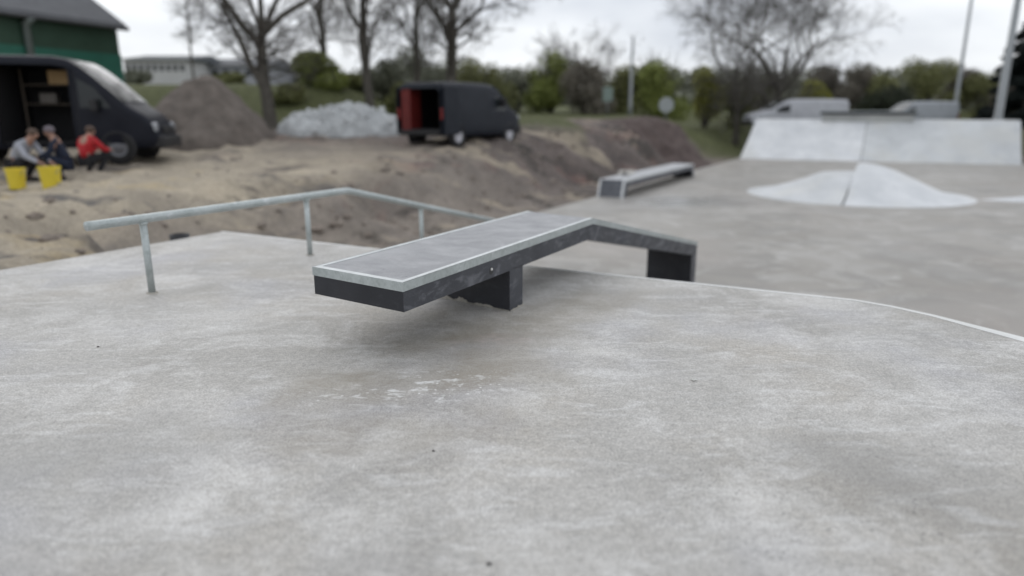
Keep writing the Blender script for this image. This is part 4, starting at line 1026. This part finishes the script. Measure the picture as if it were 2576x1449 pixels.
# leafing bushes
def leaf_mat(name, a, b):
    k = NT(name); c_ = k.ramp(k.noise(1.1, 4, .6), .35, .65, (*a, 1), (*b, 1)); c_ = k.mix(.5, c_, k.ramp(k.noise(6, 3, .7), .3, .7, (.2,.2,.2,1), (.75,.75,.75,1)), 'OVERLAY')
    k.b.inputs['Transmission Weight'].default_value = 0
    return k.done(c_, .7, 0, None, .25)
LM = dict(olive=leaf_mat('olive_leaves', (.15,.158,.065), (.24,.25,.11)), green=leaf_mat('green_leaves', (.17,.20,.05), (.28,.32,.10)), lime=leaf_mat('yellow_green_leaves', (.21,.215,.04), (.33,.33,.08)),
          brown=leaf_mat('brownish_twigs', (.14,.128,.105), (.22,.20,.165)), dark=leaf_mat('dark_leaves', (.03,.038,.024), (.05,.06,.036)), grey=leaf_mat('grey_green_twigs', (.19,.20,.15), (.27,.28,.22)), fir=leaf_mat('fir_needles', (.006,.010,.010), (.014,.020,.018)))
def leaf_cloud(name, blobs, n, size, mat, parent, org, seed, flat=False, elong=1.0):
    r = np.random.default_rng(seed); bl = np.array(blobs); vol = bl[:, 3]*bl[:, 4]*bl[:, 5]; pk = r.choice(len(bl), n, p=vol/vol.sum())
    d = r.normal(size=(n, 3)); d /= np.linalg.norm(d, axis=1)[:, None]; rad = r.random(n)**(1/2.2)
    P = bl[pk, :3]+d*rad[:, None]*bl[pk, 3:6]
    a = r.normal(size=(n, 3)); a /= np.linalg.norm(a, axis=1)[:, None]; b = np.cross(a, r.normal(size=(n, 3))); b /= np.linalg.norm(b, axis=1)[:, None]
    sz = size*r.uniform(.6, 1.4, n)[:, None]; V = np.stack([P-a*sz*elong, P+b*sz*.5, P+a*sz*elong, P-b*sz*.5], 1).reshape(-1, 3)-np.array(org)
    F = np.arange(n*4, dtype=np.int32)
    me = bpy.data.meshes.new(name); me.vertices.add(len(V)); me.vertices.foreach_set('co', V.ravel()); me.loops.add(len(F)); me.loops.foreach_set('vertex_index', F)
    me.polygons.add(n); me.polygons.foreach_set('loop_start', np.arange(0, n*4, 4, dtype=np.int32)); me.update(calc_edges=True); me.materials.append(mat)
    o = bpy.data.objects.new(name, me); COL.objects.link(o)
    if parent: o.parent = parent
    else: o.location = org
    return o
def bush(px, pyt, w_px, Y, mat, label, seed, group='bushes and small trees at the back', n=7500, size=.10, dens=1.0, name='bush'):
    c_ = at(px, 300, Y); zg_ = ground_z(c_.x, c_.y)-.05; top = at(px, pyt, Y).z; hw_ = w_px/2*Y/1717; h = max(.8, top-zg_)
    rnd = random.Random(seed); root = empty(name, (c_.x, c_.y, zg_), label, 'bush', group)
    bl = []
    for i in range(14):
        f = rnd.random(); a = rnd.uniform(0, 6.28); rr_ = hw_*rnd.uniform(.1,.85)*(1-.35*f); s_ = hw_*rnd.uniform(.32,.52)
        bl.append((c_.x+math.cos(a)*rr_, c_.y+math.sin(a)*rr_, zg_+h*(.12+.68*f), s_, s_, min(s_*rnd.uniform(.7,1.1), h*.3)))
    leaf_cloud('crown', bl, int(n*dens), size, LM[mat], root, (c_.x, c_.y, zg_), seed, elong=1.2)
    segs = []
    for i in range(46):
        a = rnd.uniform(0, 6.28); e = Vector((math.cos(a)*hw_*rnd.uniform(.1,.8), math.sin(a)*hw_*rnd.uniform(.1,.8), h*rnd.uniform(.55,1.0))); m_ = e*.5+Vector((rnd.gauss(0,.1), rnd.gauss(0,.1), h*.08))
        s0_ = Vector((rnd.gauss(0,.08), rnd.gauss(0,.08), -.1)); segs += [(tuple(s0_), tuple(m_), .035, .024), (tuple(m_), tuple(e), .024, .008)]
    seg_mesh('stem', segs, M['bark'], root, 4)
    return root
BU = [(725,215,70,37,'olive','dark olive bush between the forked tree and the rubble heap',31),(790,135,125,40,'green','tall green leafing bush behind the rubble heap',32),(880,190,90,43,'olive','olive bush right of the tall green one behind the rubble',33),
 (985,150,110,45,'grey','grey green bush left of the second van',34),(1075,120,130,50,'grey','pale twiggy thicket behind the second van',35),(1200,150,130,52,'olive','olive thicket above the roof of the second van',36),(1290,165,110,55,'grey','grey thicket right of the second van',37),
 (1385,120,120,54,'green','green leafing bush left of the small bare tree',38),(1470,150,120,50,'brown','brown twiggy bush under the small bare tree',39),(1560,170,110,53,'olive','olive bush behind the pale pole',40),(1650,122,120,52,'green','tall green bush behind the round sign',41),
 (1772,165,95,55,'lime','yellow green bush right of the round sign',42),(1850,190,90,58,'olive','olive bush at the foot of the left wide tree',43),(1915,185,70,60,'olive','second olive bush between the two wide trees',44),(2030,200,80,62,'lime','bright yellow green bush right of the wide crowned tree',45),
 (2075,150,90,64,'brown','brown bush above the long pale van',46),(2150,160,90,66,'brown','second brown bush above the long pale van',47),(2205,175,90,63,'olive','olive bush left of the dark round bush',48),(2240,205,110,54,'dark','dark round bush between the two pale vans',49),
 (2320,150,110,66,'olive','olive bush above the shorter pale van',50),(2395,160,90,68,'brown','brown bush left of the thin pale pole',51),(2465,165,100,66,'olive','olive bush between the two tall pale poles',52),(2540,190,90,60,'brown','brown bush behind the thick pale pole',53),
 (1020,215,80,38,'olive','low olive bush beside the open rear door of the second van',54),(590,195,90,44,'olive','low olive bush on the grass bank behind the earth heap',55),(360,180,60,46,'grey','grey green shrub on the grass bank beside the shed',56)]
for b_ in BU: bush(b_[0], b_[1], b_[2]*1.35, b_[3], b_[4], b_[5], b_[6])
# far wood: one mass
r_ = random.Random(5); bl = []
for i in range(150):
    f = i/150; px = 560+f*2200; p = at(px, 300, 118+r_.uniform(-8, 8)); zg_ = ground_z(p.x, p.y); hh = r_.uniform(6, 9.5)*(.75+.25*noise.noise(Vector((px*.01, 0, 0)))); s_ = r_.uniform(2.5, 4.5)
    bl.append((p.x, p.y, zg_+hh*.42, s_, s_*.6, hh*.55)); bl.append((p.x+1.5, p.y-4, zg_+.9, s_*1.2, s_*.5, 1.6))
o = leaf_cloud('far_wood', bl, 90000, .36, LM['grey'], None, (0, 118, 0), 77); tag(o, 'far wood of grey green trees along the horizon', kind='stuff')
# fir at the right edge
fb = at(2572, 300, 46); zg_ = .2; fir = empty('conifer', (fb.x, fb.y, zg_), 'dark conifer at the right edge behind the bank ramp', 'tree')
q = MB(); q.tube([Vector((fb.x, fb.y, zg_-.3)), Vector((fb.x, fb.y, zg_+8.4))], [.2,.03], 10); q.build('trunk', M['bark'], fir, smooth=True)
bl = []; r_ = random.Random(9)
for i in range(170):
    f = r_.random()**1.3; rad = 2.9*(1-f)**.8+.1; a = r_.uniform(0, 6.28); q_ = rad*r_.uniform(.35,.95); bl.append((fb.x+math.cos(a)*q_, fb.y+math.sin(a)*q_, zg_+.3+8.0*f, .55*(1-f)+.2, .55*(1-f)+.2, .28))
leaf_cloud('crown', bl, 42000, .09, LM['fir'], fir, (fb.x, fb.y, zg_), 91, elong=1.6)

# ---------------------------------------------------------------- poles and signs
def pole(px, Y, r, ztop, label, arm=True, name='lamp_post'):
    p = at(px, 300, Y); zg_ = ground_z(p.x, p.y)-.1; root = empty(name, (p.x, p.y, zg_), label, 'lamp post')
    q = MB(); q.tube([Vector((p.x,p.y,zg_)), Vector((p.x,p.y,zg_+.9)), Vector((p.x,p.y,zg_+.95)), Vector((p.x,p.y,ztop))], [r*1.25,r*1.2,r,r*.7], 14); q.build('pole', M['pole'], root, smooth=True)
    if arm:
        q = MB(); q.tube([Vector((p.x,p.y,ztop-.05)), Vector((p.x-.5,p.y-.1,ztop+.25)), Vector((p.x-1.2,p.y-.2,ztop+.3))], [r*.6,r*.5,r*.4], 8); a_ = q.build('arm', M['pole'], root, smooth=True)
        q = MB(); q.box((p.x-1.5,p.y-.24,ztop+.28), (.7,.26,.13), None, .2); q.build('lamp_head', M['roof'], a_, bevel=.03)
    return root
pole(2510, 42.0, .22, 11, 'thick pale lamp post at the upper right in front of the conifer')
pole(2398, 52, .13, 12, 'thinner pale lamp post left of the thick one')
pole(1584, 48, .11, at(1584, 92, 48).z, 'pale grey post among the bushes left of the round sign', arm=False)
def sign(px, py, Y, kind, label):
    c_ = at(px, py, Y); zg_ = ground_z(c_.x, c_.y)-.1; root = empty('road_sign', (c_.x, c_.y, zg_), label, 'sign', None)
    q = MB(); q.tube([Vector((c_.x, c_.y+.05, zg_)), Vector((c_.x, c_.y+.05, c_.z+.3))], .035, 10); q.build('post', M['pole'], root, smooth=True)
    q = MB()
    if kind == 'round': q.lathe([(.0001,0),(.42,0),(.43,.01),(.42,.02),(.0001,.02)], n=28, M=Matrix.Translation(c_)@Matrix.Rotation(R(90), 4, 'X'))
    else: q.box(tuple(c_), (.62,.03,.85))
    q.build('sign_plate', plain('pale_sign_face', (.30,.33,.33) if kind == 'round' else (.19,.25,.23), .5), root, bevel=.004)
sign(1676, 264, 40, 'round', 'round pale sign on a post in front of the bushes')
sign(1529, 237, 44, 'board', 'pale green rectangular sign left of the grey lamp post')
